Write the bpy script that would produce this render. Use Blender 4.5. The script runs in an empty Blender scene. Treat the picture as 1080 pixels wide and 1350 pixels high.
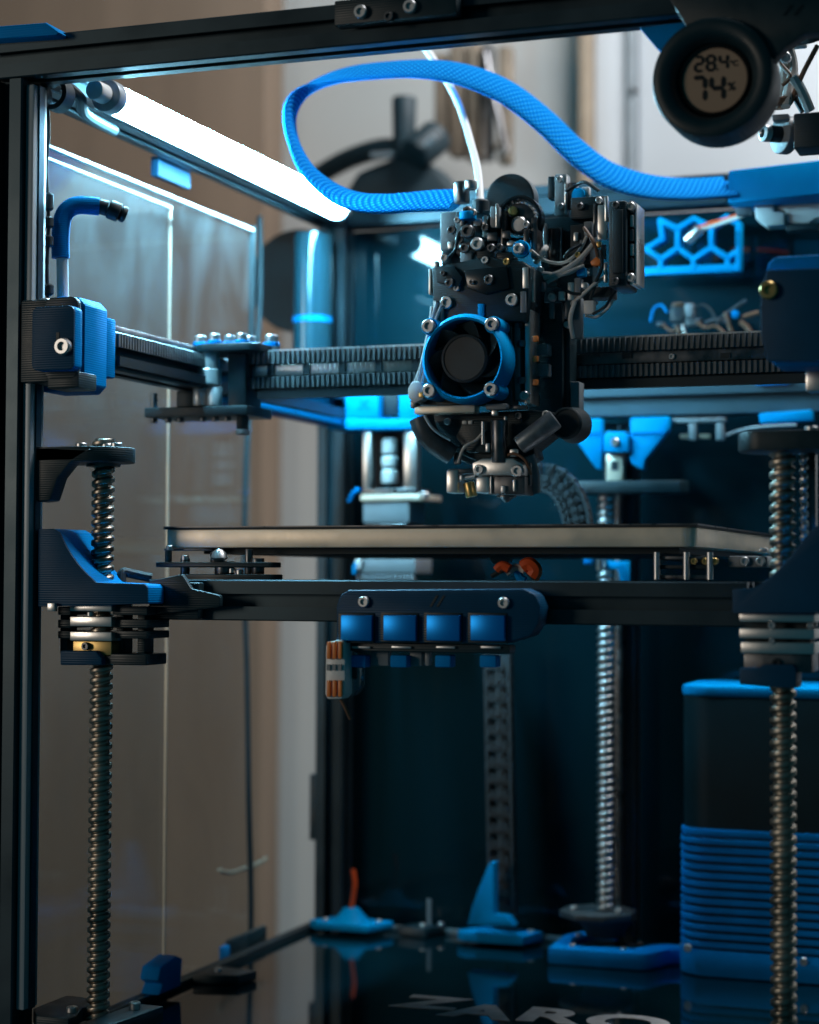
import bpy, bmesh, math, random
from mathutils import Vector, Matrix
random.seed(7)
sc = bpy.context.scene
COL = sc.collection
S = 0.001                                     # everything below is measured in millimetres

# ------------------------------------------------------------------ camera
F_PX, YAW, PITCH, ROLL = 2566.0, 0.3457, 0.0348, 0.0043
FW = Vector((-math.sin(YAW) * math.cos(PITCH), math.cos(YAW) * math.cos(PITCH), math.sin(PITCH)))
RT0 = Vector((math.cos(YAW), math.sin(YAW), 0)); UP0 = RT0.cross(FW)
RT = RT0 * math.cos(ROLL) + UP0 * math.sin(ROLL); UP = UP0 * math.cos(ROLL) - RT0 * math.sin(ROLL)
cam = bpy.data.cameras.new('camera'); camo = bpy.data.objects.new('camera', cam); COL.objects.link(camo)
cam.sensor_fit = 'HORIZONTAL'; cam.sensor_width = 36; cam.lens = 36 * F_PX / 1080
cam.clip_start = 0.02; cam.clip_end = 50
camo.matrix_world = Matrix(((RT.x, UP.x, -FW.x, 0), (RT.y, UP.y, -FW.y, 0), (RT.z, UP.z, -FW.z, 0), (0, 0, 0, 1)))
cam.dof.use_dof = True; cam.dof.focus_distance = 0.965; cam.dof.aperture_fstop = 8.0
sc.camera = camo

# ------------------------------------------------------------------ world and lamps
w = bpy.data.worlds.new('World'); sc.world = w; w.use_nodes = True
bg = w.node_tree.nodes['Background']
bg.inputs[0].default_value = (0.06, 0.54, 0.78, 1); bg.inputs[1].default_value = 0.065
def area(name, loc, target, size, sizey, power, color, spread=180):
    l = bpy.data.lights.new(name, 'AREA'); l.shape = 'RECTANGLE'; l.size = size; l.size_y = sizey
    l.energy = power; l.color = color; l.spread = math.radians(spread)
    o = bpy.data.objects.new(name, l); COL.objects.link(o); o.location = loc
    o.rotation_euler = (Vector(target) - Vector(loc)).to_track_quat('-Z', 'Y').to_euler()
    return o
area('warm_front_light', (-1.95, -1.0, 0.30), (-0.32, 0.9, 0.0), 0.55, 0.60, 10.0, (1.0, 0.87, 0.73))  # unseen warm source in front, added for reflections in bed edge and metal
area('wall_fill_light', (0.15, 1.32, 1.05), (-0.55, 1.9, -0.15), 0.7, 0.3, 17.0, (0.97, 0.98, 1.0), 150)  # unseen lamp added to brighten the wall, which the tube barely reaches
sc.view_settings.view_transform = 'Standard'; sc.view_settings.look = 'None'
sc.view_settings.exposure = 0; sc.view_settings.gamma = 1
cy = sc.cycles
cy.use_denoising = True; cy.caustics_reflective = False; cy.caustics_refractive = False
cy.max_bounces = 7; cy.diffuse_bounces = 3; cy.glossy_bounces = 4; cy.transparent_max_bounces = 16
cy.sample_clamp_indirect = 4.0

# ------------------------------------------------------------------ layout helper: a spot in the photograph at a known depth
def ray(px, py): return FW + RT * ((px - 540) / F_PX) - UP * ((py - 675) / F_PX)
def P(px, py, Y=None, X=None, Z=None):
    d = ray(px, py)
    k = Y / d.y if Y is not None else (X / d.x if X is not None else Z / d.z)
    return d * k

# ------------------------------------------------------------------ materials
def mat(name, col, rough=0.5, metal=0.0, noise=0.0, nscale=40.0, bump=0.0, bscale=300.0, emit=None, spec=0.5, coat=0.0, rvar=0.0, layers=0.0, col2=None, stretch=None):
    m = bpy.data.materials.new(name); m.use_nodes = True
    nt = m.node_tree; b = nt.nodes['Principled BSDF']
    b.inputs['Base Color'].default_value = (*col, 1); b.inputs['Roughness'].default_value = rough
    b.inputs['Metallic'].default_value = metal; b.inputs['Specular IOR Level'].default_value = spec
    b.inputs['Coat Weight'].default_value = coat; b.inputs['Coat Roughness'].default_value = 0.05
    tc = nt.nodes.new('ShaderNodeTexCoord')
    if noise or rvar or col2:
        n = nt.nodes.new('ShaderNodeTexNoise'); n.inputs['Scale'].default_value = nscale; n.inputs['Detail'].default_value = 6
        if stretch:
            mp = nt.nodes.new('ShaderNodeMapping'); mp.inputs['Scale'].default_value = stretch
            nt.links.new(tc.outputs['Object'], mp.inputs[0]); nt.links.new(mp.outputs[0], n.inputs['Vector'])
        else: nt.links.new(tc.outputs['Object'], n.inputs['Vector'])
        if noise or col2:
            r = nt.nodes.new('ShaderNodeMix'); r.data_type = 'RGBA'
            c2 = col2 if col2 else tuple(c * (1 + noise) for c in col)
            r.inputs[6].default_value = (*[c * (1 - noise) for c in col], 1)
            r.inputs[7].default_value = (*c2, 1)
            mr = nt.nodes.new('ShaderNodeMapRange'); mr.inputs[1].default_value = 0.3; mr.inputs[2].default_value = 0.7
            nt.links.new(n.outputs['Fac'], mr.inputs[0]); nt.links.new(mr.outputs[0], r.inputs[0])
            nt.links.new(r.outputs[2], b.inputs['Base Color'])
        if rvar:
            mr2 = nt.nodes.new('ShaderNodeMapRange'); mr2.inputs[1].default_value = 0.3; mr2.inputs[2].default_value = 0.7
            mr2.inputs[3].default_value = max(0.02, rough - rvar); mr2.inputs[4].default_value = rough + rvar
            nt.links.new(n.outputs['Fac'], mr2.inputs[0]); nt.links.new(mr2.outputs[0], b.inputs['Roughness'])
    if bump or layers:
        bn = nt.nodes.new('ShaderNodeBump'); bn.inputs['Strength'].default_value = bump or layers; bn.inputs['Distance'].default_value = 0.0004
        if layers:
            t = nt.nodes.new('ShaderNodeTexWave'); t.bands_direction = 'Z'; t.inputs['Scale'].default_value = 280; t.inputs['Distortion'].default_value = 0.3
            nt.links.new(tc.outputs['Object'], t.inputs['Vector'])
        else:
            t = nt.nodes.new('ShaderNodeTexNoise'); t.inputs['Scale'].default_value = bscale; t.inputs['Detail'].default_value = 4
            nt.links.new(tc.outputs['Object'], t.inputs['Vector'])
        nt.links.new(t.outputs['Fac'], bn.inputs['Height']); nt.links.new(bn.outputs['Normal'], b.inputs['Normal'])
    if emit:
        b.inputs['Emission Color'].default_value = (*emit[0], 1); b.inputs['Emission Strength'].default_value = emit[1]
    return m

M = {}
M['blue'] = mat('blue_printed_plastic', (0.0, 0.235, 0.64), 0.5, spec=0.04, noise=0.10, nscale=60, layers=0.25)
M['shade_navy'] = mat('shade_navy_plastic', (0.0, 0.055, 0.125), 0.46, spec=0.25, noise=0.10, nscale=60, layers=0.25)  # darkened copy of the blue plastic, shade of unlit fronts put into its colour
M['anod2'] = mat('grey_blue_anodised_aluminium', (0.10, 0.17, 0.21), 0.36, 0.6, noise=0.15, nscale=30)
M['black'] = mat('black_printed_plastic', (0.004, 0.022, 0.030), 0.45, noise=0.25, nscale=80, layers=0.2, rvar=0.08)
M['rubber'] = mat('black_rubber', (0.004, 0.018, 0.025), 0.6, bump=0.1, noise=0.2)
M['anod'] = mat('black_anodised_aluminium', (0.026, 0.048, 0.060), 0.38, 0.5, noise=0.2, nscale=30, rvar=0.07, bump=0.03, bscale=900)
M['alu'] = mat('bare_aluminium', (0.74, 0.72, 0.69), 0.33, 1.0, noise=0.10, nscale=25, rvar=0.08, bump=0.06, bscale=500)
M['steel'] = mat('bright_steel', (0.60, 0.60, 0.60), 0.38, 1.0, noise=0.12, nscale=120, rvar=0.08)
M['thread'] = mat('greased_screw_steel', (0.40, 0.35, 0.29), 0.40, 1.0, noise=0.55, nscale=28, rvar=0.12)
M['bright'] = mat('bright_turned_aluminium', (0.80, 0.82, 0.84), 0.34, 0.35, noise=0.06)
M['dsteel'] = mat('dark_steel', (0.16, 0.16, 0.165), 0.35, 1.0, noise=0.25, nscale=120, rvar=0.1)
M['bedalu'] = mat('milled_bed_aluminium', (0.90, 0.78, 0.62), 0.45, 0.55, noise=0.09, nscale=55, rvar=0.10, bump=0.08, bscale=260)
M['brass'] = mat('brass', (0.62, 0.42, 0.16), 0.35, 1.0, noise=0.15)
M['white'] = mat('white_plastic', (0.78, 0.79, 0.78), 0.4, noise=0.05)
M['edge'] = mat('frosted_acrylic_edge', (0.9, 0.92, 0.92), 0.5)
M['grey'] = mat('grey_plastic', (0.22, 0.25, 0.27), 0.45, noise=0.15)
M['chain'] = mat('grey_chain_nylon', (0.055, 0.068, 0.076), 0.42, noise=0.25, nscale=200)
M['orange'] = mat('orange_plastic', (0.95, 0.27, 0.06), 0.4, noise=0.08)
M['wire_r'] = mat('orange_wire', (0.75, 0.10, 0.02), 0.45)
M['wire_b'] = mat('brown_wire', (0.18, 0.09, 0.05), 0.5)
M['wire_w'] = mat('white_wire', (0.68, 0.66, 0.62), 0.45)
M['ptfe'] = mat('white_ptfe_tube', (0.82, 0.84, 0.84), 0.3, spec=0.6)
M['accent'] = mat('satin_blue_clip', (0.0, 0.26, 0.80), 0.38, 0.75, noise=0.06)
M['duct'] = mat('worn_grey_duct', (0.20, 0.23, 0.25), 0.42, 0.7, noise=0.35, nscale=160, bump=0.3, bscale=400)
M['tubeglass'] = mat('smoked_tube', (0.02, 0.085, 0.12), 0.16, 0.4, spec=0.8, rvar=0.05, nscale=20)
M['canister'] = mat('canister_black_plastic', (0.001, 0.016, 0.022), 0.5, spec=0.25, noise=0.2)
M['belt'] = mat('grey_rubber_belt', (0.125, 0.145, 0.155), 0.5, noise=0.3, nscale=120)
M['deck'] = mat('glossy_black_acrylic', (0.001, 0.012, 0.017), 0.06, spec=0.7, noise=0.3, nscale=14, rvar=0.04)
M['back'] = mat('black_composite_panel', (0.001, 0.010, 0.015), 0.48, spec=0.5, rvar=0.06, nscale=9, coat=0.9)
_b = M['back'].node_tree.nodes['Principled BSDF']; _b.inputs['Specular Tint'].default_value = (0.10, 0.62, 0.85, 1); _b.inputs['Specular IOR Level'].default_value = 0.19
M['letter'] = mat('grey_vinyl_letters', (0.44, 0.45, 0.46), 0.5, noise=0.25, nscale=90)
M['lcd'] = mat('liquid_crystal_screen', (0.40, 0.275, 0.19), 0.35, noise=0.06)
M['digit'] = mat('liquid_crystal_digits', (0.004, 0.005, 0.006), 0.4)
M['gloss'] = mat('gloss_black_plastic', (0.010, 0.013, 0.015), 0.22, noise=0.1)
M['fanhub'] = mat('fan_hub_sticker', (0.028, 0.031, 0.033), 0.55, noise=0.1)
M['tube'] = mat('lit_diffuser', (0.9, 0.9, 0.9), 0.5, emit=((0.31, 0.76, 1.0), 215.0))
M['cap'] = mat('silver_grey_cap', (0.35, 0.40, 0.43), 0.4, 0.3)
M['wall'] = mat('painted_wall', (0.45, 0.455, 0.44), 0.8, noise=0.06, nscale=3, bump=0.2, bscale=180)
M['panelb'] = mat('brown_laminate', (0.21, 0.150, 0.106), 0.6, noise=0.10, nscale=5, stretch=(5, 5, 0.5), bump=0.08, bscale=90)
M['trim'] = mat('tan_door_trim', (0.30, 0.235, 0.17), 0.6, noise=0.1)
M['doorw'] = mat('grey_door_paint', (0.50, 0.52, 0.54), 0.55, noise=0.04, nscale=5)
M['wood'] = mat('weathered_wood', (0.19, 0.15, 0.11), 0.7, noise=0.35, nscale=30)
M['ringbase'] = mat('hexagon_blue', (0.0, 0.35, 0.78), 0.5, spec=0.04, noise=0.08)

def sleeve_material():
    m = bpy.data.materials.new('braided_blue_sleeve'); m.use_nodes = True; nt = m.node_tree; b = nt.nodes['Principled BSDF']
    b.inputs['Roughness'].default_value = 0.42; b.inputs['Specular IOR Level'].default_value = 0.0
    uv = nt.nodes.new('ShaderNodeUVMap')
    outs = []
    for ang in (0.9, -0.9):
        mp = nt.nodes.new('ShaderNodeMapping'); mp.inputs['Rotation'].default_value = (0, 0, ang)
        wv = nt.nodes.new('ShaderNodeTexWave'); wv.inputs['Scale'].default_value = 0.15; wv.inputs['Distortion'].default_value = 0.4
        nt.links.new(uv.outputs[0], mp.inputs[0]); nt.links.new(mp.outputs[0], wv.inputs['Vector']); outs.append(wv)
    mx = nt.nodes.new('ShaderNodeMath'); mx.operation = 'MULTIPLY'
    nt.links.new(outs[0].outputs['Fac'], mx.inputs[0]); nt.links.new(outs[1].outputs['Fac'], mx.inputs[1])
    c = nt.nodes.new('ShaderNodeMix'); c.data_type = 'RGBA'
    c.inputs[6].default_value = (0.0, 0.13, 0.50, 1); c.inputs[7].default_value = (0.03, 0.46, 0.95, 1)
    nt.links.new(mx.outputs[0], c.inputs[0]); nt.links.new(c.outputs[2], b.inputs['Base Color'])
    bn = nt.nodes.new('ShaderNodeBump'); bn.inputs['Strength'].default_value = 0.9; bn.inputs['Distance'].default_value = 0.0009
    nt.links.new(mx.outputs[0], bn.inputs['Height']); nt.links.new(bn.outputs['Normal'], b.inputs['Normal'])
    return m
M['sleeve'] = sleeve_material()
def acrylic_material(name, tint, gloss_rough, gloss_fac, dust=0.02):
    m = bpy.data.materials.new(name); m.use_nodes = True; nt = m.node_tree; nt.nodes.remove(nt.nodes['Principled BSDF'])
    out = nt.nodes['Material Output']
    t = nt.nodes.new('ShaderNodeBsdfTransparent'); t.inputs[0].default_value = (*tint, 1)
    g = nt.nodes.new('ShaderNodeBsdfGlossy'); g.inputs['Roughness'].default_value = gloss_rough; g.inputs['Color'].default_value = (0.6, 0.88, 1, 1)
    lw = nt.nodes.new('ShaderNodeLayerWeight'); lw.inputs[0].default_value = 0.5
    pw = nt.nodes.new('ShaderNodeMath'); pw.operation = 'POWER'; pw.inputs[1].default_value = 4.0; nt.links.new(lw.outputs['Facing'], pw.inputs[0])
    fr = nt.nodes.new('ShaderNodeMath'); fr.operation = 'MULTIPLY'; fr.inputs[1].default_value = 0.35; nt.links.new(pw.outputs[0], fr.inputs[0])
    ad = nt.nodes.new('ShaderNodeMath'); ad.operation = 'ADD'; ad.inputs[1].default_value = gloss_fac; ad.use_clamp = True
    n = nt.nodes.new('ShaderNodeTexNoise'); n.inputs['Scale'].default_value = 28; n.inputs['Detail'].default_value = 5
    tc = nt.nodes.new('ShaderNodeTexCoord'); nt.links.new(tc.outputs['Object'], n.inputs['Vector'])
    ml = nt.nodes.new('ShaderNodeMath'); ml.operation = 'MULTIPLY_ADD'; ml.inputs[1].default_value = gloss_fac; ml.inputs[2].default_value = gloss_fac * 0.5
    nt.links.new(n.outputs['Fac'], ml.inputs[0]); nt.links.new(ml.outputs[0], ad.inputs[1])
    mx = nt.nodes.new('ShaderNodeMixShader'); nt.links.new(fr.outputs[0], ad.inputs[0]); nt.links.new(ad.outputs[0], mx.inputs[0])
    nt.links.new(t.outputs[0], mx.inputs[1]); nt.links.new(g.outputs[0], mx.inputs[2])
    # thin film of dust and wiped smudges
    df = nt.nodes.new('ShaderNodeBsdfDiffuse'); df.inputs[0].default_value = (0.62, 0.74, 0.78, 1)
    mp = nt.nodes.new('ShaderNodeMapping'); mp.inputs['Scale'].default_value = (14, 14, 7); nt.links.new(tc.outputs['Object'], mp.inputs[0])
    n2 = nt.nodes.new('ShaderNodeTexNoise'); n2.inputs['Scale'].default_value = 1.6; n2.inputs['Detail'].default_value = 8; n2.inputs['Roughness'].default_value = 0.7
    n2.inputs['Distortion'].default_value = 1.2; nt.links.new(mp.outputs[0], n2.inputs['Vector'])
    rg = nt.nodes.new('ShaderNodeMapRange'); rg.inputs[1].default_value = 0.40; rg.inputs[2].default_value = 0.72; rg.inputs[3].default_value = dust*0.35; rg.inputs[4].default_value = dust*1.8
    nt.links.new(n2.outputs['Fac'], rg.inputs[0])
    m2 = nt.nodes.new('ShaderNodeMixShader'); nt.links.new(rg.outputs[0], m2.inputs[0]); nt.links.new(mx.outputs[0], m2.inputs[1]); nt.links.new(df.outputs[0], m2.inputs[2])
    nt.links.new(m2.outputs[0], out.inputs[0])
    return m
M['acrylic'] = acrylic_material('clear_acrylic', (0.985, 0.99, 0.99), 0.05, 0.035, 0.022)
M['clear'] = acrylic_material('clear_polycarbonate', (0.80, 0.84, 0.86), 0.1, 0.12)

# ------------------------------------------------------------------ mesh builder
def frame_of(axis):
    a = Vector(axis).normalized()
    h = Vector((0, 0, 1)) if abs(a.z) < 0.9 else Vector((0, 1, 0))
    u = a.cross(h).normalized(); v = u.cross(a).normalized()
    return a, u, v
class MB:
    def __init__(s): s.v = []; s.f = []; s.uv = None
    def add(s, vs, fs):
        o = len(s.v); s.v += [Vector(p) for p in vs]; s.f += [tuple(i + o for i in f) for f in fs]; return s
    def box(s, x0, x1, y0, y1, z0, z1):
        if x0 > x1: x0, x1 = x1, x0
        if y0 > y1: y0, y1 = y1, y0
        if z0 > z1: z0, z1 = z1, z0
        return s.add([(x0,y0,z0),(x1,y0,z0),(x1,y1,z0),(x0,y1,z0),(x0,y0,z1),(x1,y0,z1),(x1,y1,z1),(x0,y1,z1)],
                     [(0,3,2,1),(4,5,6,7),(0,1,5,4),(1,2,6,5),(2,3,7,6),(3,0,4,7)])
    def pbox(s, px0, py0, px1, py1, Y, dy):            # a box whose front face fills a rectangle of the photograph at depth Y
        a = P(px0, (py0 + py1) / 2, Y); b = P(px1, (py0 + py1) / 2, Y); m = (px0 + px1) / 2
        return s.box(a.x, b.x, Y, Y + dy, P(m, py1, Y).z, P(m, py0, Y).z)
    def cyl(s, p0, p1, r0, r1=None, n=20, caps=True):
        p0 = Vector(p0); p1 = Vector(p1); r1 = r0 if r1 is None else r1
        a, u, v = frame_of(p1 - p0)
        ring = lambda p, r: [p + (u * math.cos(2*math.pi*i/n) + v * math.sin(2*math.pi*i/n)) * r for i in range(n)]
        vs = ring(p0, r0) + ring(p1, r1)
        fs = [(i, (i+1) % n, n + (i+1) % n, n + i) for i in range(n)]
        if caps: fs += [tuple(reversed(range(n))), tuple(range(n, 2*n))]
        return s.add(vs, fs)
    def lathe(s, base, axis, prof, n=28, close=False):   # prof: (distance along the axis, radius)
        base = Vector(base); a, u, v = frame_of(axis); vs = []
        for h, r in prof:
            for i in range(n):
                t = 2*math.pi*i/n; vs.append(base + a*h + (u*math.cos(t) + v*math.sin(t))*max(r, 0.001))
        m = len(prof); fs = []
        for j in range(m if close else m-1):
            for i in range(n):
                k = (i+1) % n; j2 = (j+1) % m
                fs.append((j*n+i, j*n+k, j2*n+k, j2*n+i))
        if not close: fs += [tuple(reversed(range(n))), tuple((m-1)*n + i for i in range(n))]
        return s.add(vs, fs)
    def prism(s, poly, axis, lo, hi):                    # poly given in the two remaining axes
        n = len(poly)
        def mk(p, t):
            return {'Y': (p[0], t, p[1]), 'X': (t, p[0], p[1]), 'Z': (p[0], p[1], t)}[axis]
        area2 = sum(poly[i][0]*poly[(i+1) % n][1] - poly[(i+1) % n][0]*poly[i][1] for i in range(n))
        if area2 < 0: poly = list(reversed(poly))
        vs = [mk(p, lo) for p in poly] + [mk(p, hi) for p in poly]
        fs = [(i, (i+1) % n, n + (i+1) % n, n + i) for i in range(n)] + [tuple(reversed(range(n))), tuple(range(n, 2*n))]
        if axis == 'Y': fs = [tuple(reversed(f)) for f in fs]
        return s.add(vs, fs)
    def pprism(s, pts, Y, dy):                           # an outline of the photograph at depth Y, given its own thickness
        return s.prism([(P(x, y, Y).x, P(x, y, Y).z) for x, y in pts], 'Y', Y, Y + dy)
    def tube(s, pts, r, n=10, ry=None, wdir=None, uvs=False, sub=6):
        pts = [Vector(p) for p in pts]
        if sub > 1 and len(pts) > 2: pts = spline(pts, sub)
        m = len(pts); vs = []; fs = []; uv = []; L = 0
        u = None
        for j, p in enumerate(pts):
            t = (pts[min(j+1, m-1)] - pts[max(j-1, 0)]).normalized()
            if j: L += (p - pts[j-1]).length
            if wdir is not None:
                wd = wdir(j / (m-1)) if callable(wdir) else Vector(wdir)
                u = (wd - t * wd.dot(t)).normalized()
            elif u is None: u = frame_of(t)[1]
            else: u = (u - t * u.dot(t)).normalized()
            v = t.cross(u).normalized()
            rr = r(j / (m-1)) if callable(r) else r
            r2 = (ry(j / (m-1)) if callable(ry) else ry) if ry else rr
            for i in range(n):
                a = 2*math.pi*i/n; vs.append(p + u*math.cos(a)*rr + v*math.sin(a)*r2); uv.append((L, i*40.0/n))
        for j in range(m-1):
            for i in range(n):
                k = (i+1) % n; fs.append((j*n+i, j*n+k, (j+1)*n+k, (j+1)*n+i))
        fs += [tuple(reversed(range(n))), tuple((m-1)*n+i for i in range(n))]
        if uvs: s.uv = uv
        return s.add(vs, fs)
    def build(s, name, m, parent=None, bevel=0.0, smooth=35, label=None, cat=None, group=None, kind=None, seg=2):
        me = bpy.data.meshes.new(name)
        org = parent['org_mm'] if parent is not None else None
        if org is None:
            c = sum(s.v, Vector()) / len(s.v); org = (c.x, c.y, min(v.z for v in s.v))
        o0 = Vector(org)
        me.from_pydata([tuple((v - o0) * S) for v in s.v], [], s.f)
        if s.uv:
            l = me.uv_layers.new(name='UVMap')
            for lp in me.loops: l.data[lp.index].uv = s.uv[lp.vertex_index]
        me.materials.append(M[m])
        bm = bmesh.new(); bm.from_mesh(me); bmesh.ops.recalc_face_normals(bm, faces=bm.faces[:])
        if bevel:
            ed = [e for e in bm.edges if len(e.link_faces) == 2 and e.calc_face_angle(0) > math.radians(35)]
            if ed: bmesh.ops.bevel(bm, geom=ed, offset=bevel*S, segments=seg, affect='EDGES', profile=0.5, clamp_overlap=True)
        bm.to_mesh(me); bm.free()
        for p in me.polygons: p.use_smooth = True
        me.set_sharp_from_angle(angle=math.radians(smooth))
        o = bpy.data.objects.new(name, me); COL.objects.link(o)
        if parent is not None:
            o.parent = parent
            dp = Vector(org) - Vector(parent['org_mm']); o.location = dp * S
        else: o.location = o0 * S
        o['org_mm'] = tuple(org)
        if label: o['label'] = label
        if cat: o['category'] = cat
        if group: o['group'] = group
        if kind: o['kind'] = kind
        return o
def spline(pts, sub):
    out = []; m = len(pts)
    for i in range(m-1):
        p0, p1, p2, p3 = pts[max(i-1, 0)], pts[i], pts[i+1], pts[min(i+2, m-1)]
        for k in range(sub):
            t = k/sub
            out.append(0.5*((2*p1) + (p2-p0)*t + (2*p0-5*p1+4*p2-p3)*t*t + (3*p1-p0-3*p2+p3)*t**3))
    out.append(pts[-1]); return out
def thing(name, label, cat, org, group=None):
    o = bpy.data.objects.new(name, None); COL.objects.link(o); o.empty_display_size = 0.01
    o.location = Vector(org) * S; o['org_mm'] = tuple(org); o['label'] = label; o['category'] = cat
    if group: o['group'] = group
    return o
def text_mesh(name, body, size, m, offset=0.0):
    cu = bpy.data.curves.new('tmp', 'FONT'); cu.body = body; cu.size = size*S; cu.extrude = 0.0001; cu.offset = offset
    tmp = bpy.data.objects.new('tmp', cu); COL.objects.link(tmp); bpy.context.view_layer.update()
    me = bpy.data.meshes.new_from_object(tmp.evaluated_get(bpy.context.evaluated_depsgraph_get())); me.materials.clear(); me.materials.append(M[m])
    bpy.data.objects.remove(tmp); bpy.data.curves.remove(cu)
    o = bpy.data.objects.new(name, me); COL.objects.link(o); return o
def structure(o): o['kind'] = 'structure'; return o

# shared screw head: a cap with a hexagon socket, facing local +Z, radius 1
def screw_mesh():
    bm = bmesh.new(); n = 18
    def ring(r, z, k=n, ph=0): return [bm.verts.new((r*math.cos(2*math.pi*i/k+ph), r*math.sin(2*math.pi*i/k+ph), z)) for i in range(k)]
    a = ring(1, -0.6); b = ring(1, 0.45); c = ring(0.86, 0.62); d = ring(0.52, 0.62); e = ring(0.48, 0.1)
    for p, q in ((a, b), (b, c), (c, d), (d, e)):
        for i in range(n): bm.faces.new((p[i], p[(i+1) % n], q[(i+1) % n], q[i]))
    bm.faces.new(e)
    me = bpy.data.meshes.new('screw'); bm.to_mesh(me); bm.free()
    for p in me.polygons: p.use_smooth = True
    me.set_sharp_from_angle(angle=math.radians(35))
    return me
SCREW = {}
def screw(parent, pt, r, axis=(0, -1, 0), m='steel', name='screw'):
    if m not in SCREW: SCREW[m] = screw_mesh(); SCREW[m].materials.append(M[m])
    o = bpy.data.objects.new(name, SCREW[m]); COL.objects.link(o); o.parent = parent
    o.location = (Vector(pt) - Vector(parent['org_mm'])) * S
    o.rotation_euler = Vector(axis).to_track_quat('Z', 'Y').to_euler(); o.rotation_euler.rotate_axis('Z', random.random()*3)
    o.scale = (r*S,)*3; o['org_mm'] = tuple(pt)
    return o
def copy_of(o, parent, pt):
    c = o.copy(); COL.objects.link(c); c.parent = parent
    c.location = (Vector(pt) - Vector(parent['org_mm'])) * S; return c

def slot_profile(h=10.0, sw=3.1, lip=1.6, iw=5.4, dp=6.0, ch=0.6):
    q = [(-h+ch, -h), (-sw, -h), (-sw, -h+lip), (-iw, -h+lip), (-iw+1.6, -h+dp), (iw-1.6, -h+dp), (iw, -h+lip), (sw, -h+lip), (sw, -h), (h-ch, -h)]
    out = []
    for k in range(4):
        c, s_ = math.cos(k*math.pi/2), math.sin(k*math.pi/2)
        out += [(x*c - y*s_, x*s_ + y*c) for x, y in q]
    return out
def extrusion(axis, lo, hi, c1, c2):
    mb = MB(); mb.prism([(c1 + a, c2 + b) for a, b in slot_profile()], axis, lo, hi); return mb
def rounded(x0, x1, z0, z1, r, n=5):
    out = []
    for cx, cz, a0 in ((x1-r, z0+r, -90), (x1-r, z1-r, 0), (x0+r, z1-r, 90), (x0+r, z0+r, 180)):
        for i in range(n+1):
            a = math.radians(a0 + 90*i/n); out.append((cx + r*math.cos(a), cz + r*math.sin(a)))
    return out

# key planes of the machine
XL, XR = -503.0, -103.0          # inner faces of the posts
YF, YB = 830.0, 1260.0           # front faces of front and rear posts
ZT, ZD = 247.0, -240.0           # underside of the top rails, top of the deck

# ================================================================== the room behind
wall = MB().box(-2600, 1500, 1900, 1960, -1200, 1900).build('back_wall', 'wall'); structure(wall)
bx = P(352, 600, 1860).x
t = thing('cabinet', 'tall brown laminate cabinet side seen behind the left acrylic panel', 'cabinet', (bx-500, 1870, -900))
MB().box(bx-1200, bx, 1850, 1898, -900, 1500).build('side_panel', 'panelb', t, bevel=2)
MB().box(bx-1200, bx-360, 1846, 1849, -900, 1500).build('door', 'panelb', t, bevel=1)
t = thing('room_door', 'pale grey door with tan trim beyond the top right of the printer', 'door', (P(900, 150, 1880).x, 1880, -900))
x1 = P(778, 150, 1880).x; x2 = P(832, 150, 1880).x
MB().box(x1-9, x1+4, 1868, 1897, -900, 1500).build('trim', 'trim', t, bevel=2)
MB().box(x1+5, x2-4, 1878, 1897, -900, 1500).build('frame', 'doorw', t, bevel=2)
MB().box(x2+6, x2+800, 1886, 1898, -900, 1500).build('leaf', 'doorw', t, bevel=2)
MB().box(x2-3, x2+5, 1872, 1897, -900, 1500).build('edge_strip', 'grey', t, bevel=1)
for yy in (170, 300):
    screw(t, P(836 if yy == 170 else 852, yy-85+0.2*yy, 1870), 3, m='dsteel', name='nail')
# weathered slatted rack on the wall
t = thing('wall_rack', 'weathered wooden slatted rack hanging on the wall behind the blue loop', 'rack', P(625, 215, 1780))
for i, (a, b, y0, y1, mt) in enumerate(((572, 588, 70, 195, 'wood'), (592, 612, 58, 205, 'wood'), (616, 630, 55, 212, 'wood'), (634, 646, 58, 210, 'dsteel'), (656, 671, 60, 214, 'wood'))):
    MB().pbox(a, y0, b, y1, 1790 - 3*i, 18).build('slat', mt, t, bevel=1.5)
MB().pbox(575, 120, 668, 132, 1812, 8).build('rail', 'wood', t, bevel=1)
MB().pbox(590, 190, 668, 200, 1812, 8).build('rail', 'wood', t, bevel=1)
MB().tube([P(640, 70, 1770), P(652, 130, 1765), P(668, 200, 1768)], 3.5).build('strap', 'dsteel', t)
screw(t, P(662, 200, 1774), 6, m='steel')
# black articulated arm
t = thing('articulated_arm', 'black articulated tripod arm with clamp knob seen inside the blue loop', 'tripod arm', P(520, 270, 1560))
MB().cyl(P(533, 128, 1550), P(533, 200, 1550), 10.5, 9.5).build('upright', 'rubber', t, bevel=2)
MB().cyl(P(545, 205, 1540), P(578, 178, 1560), 15, 15).build('clamp_knob', 'rubber', t, bevel=3)
MB().cyl(P(561, 192, 1528), P(573, 181, 1528), 3, 3).build('knob_mark', 'grey', t)
MB().tube([P(395, 248, 1600), P(450, 214, 1580), P(505, 196, 1560), P(550, 200, 1550)], 9).build('arm', 'rubber', t)
MB().pprism([(430, 290), (470, 225), (520, 205), (570, 215), (598, 252), (610, 290)], 1552, 40).build('body', 'rubber', t, bevel=6)
MB().pbox(488, 200, 520, 206, 1545, 6).build('slider', 'grey', t, bevel=1)
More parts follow.
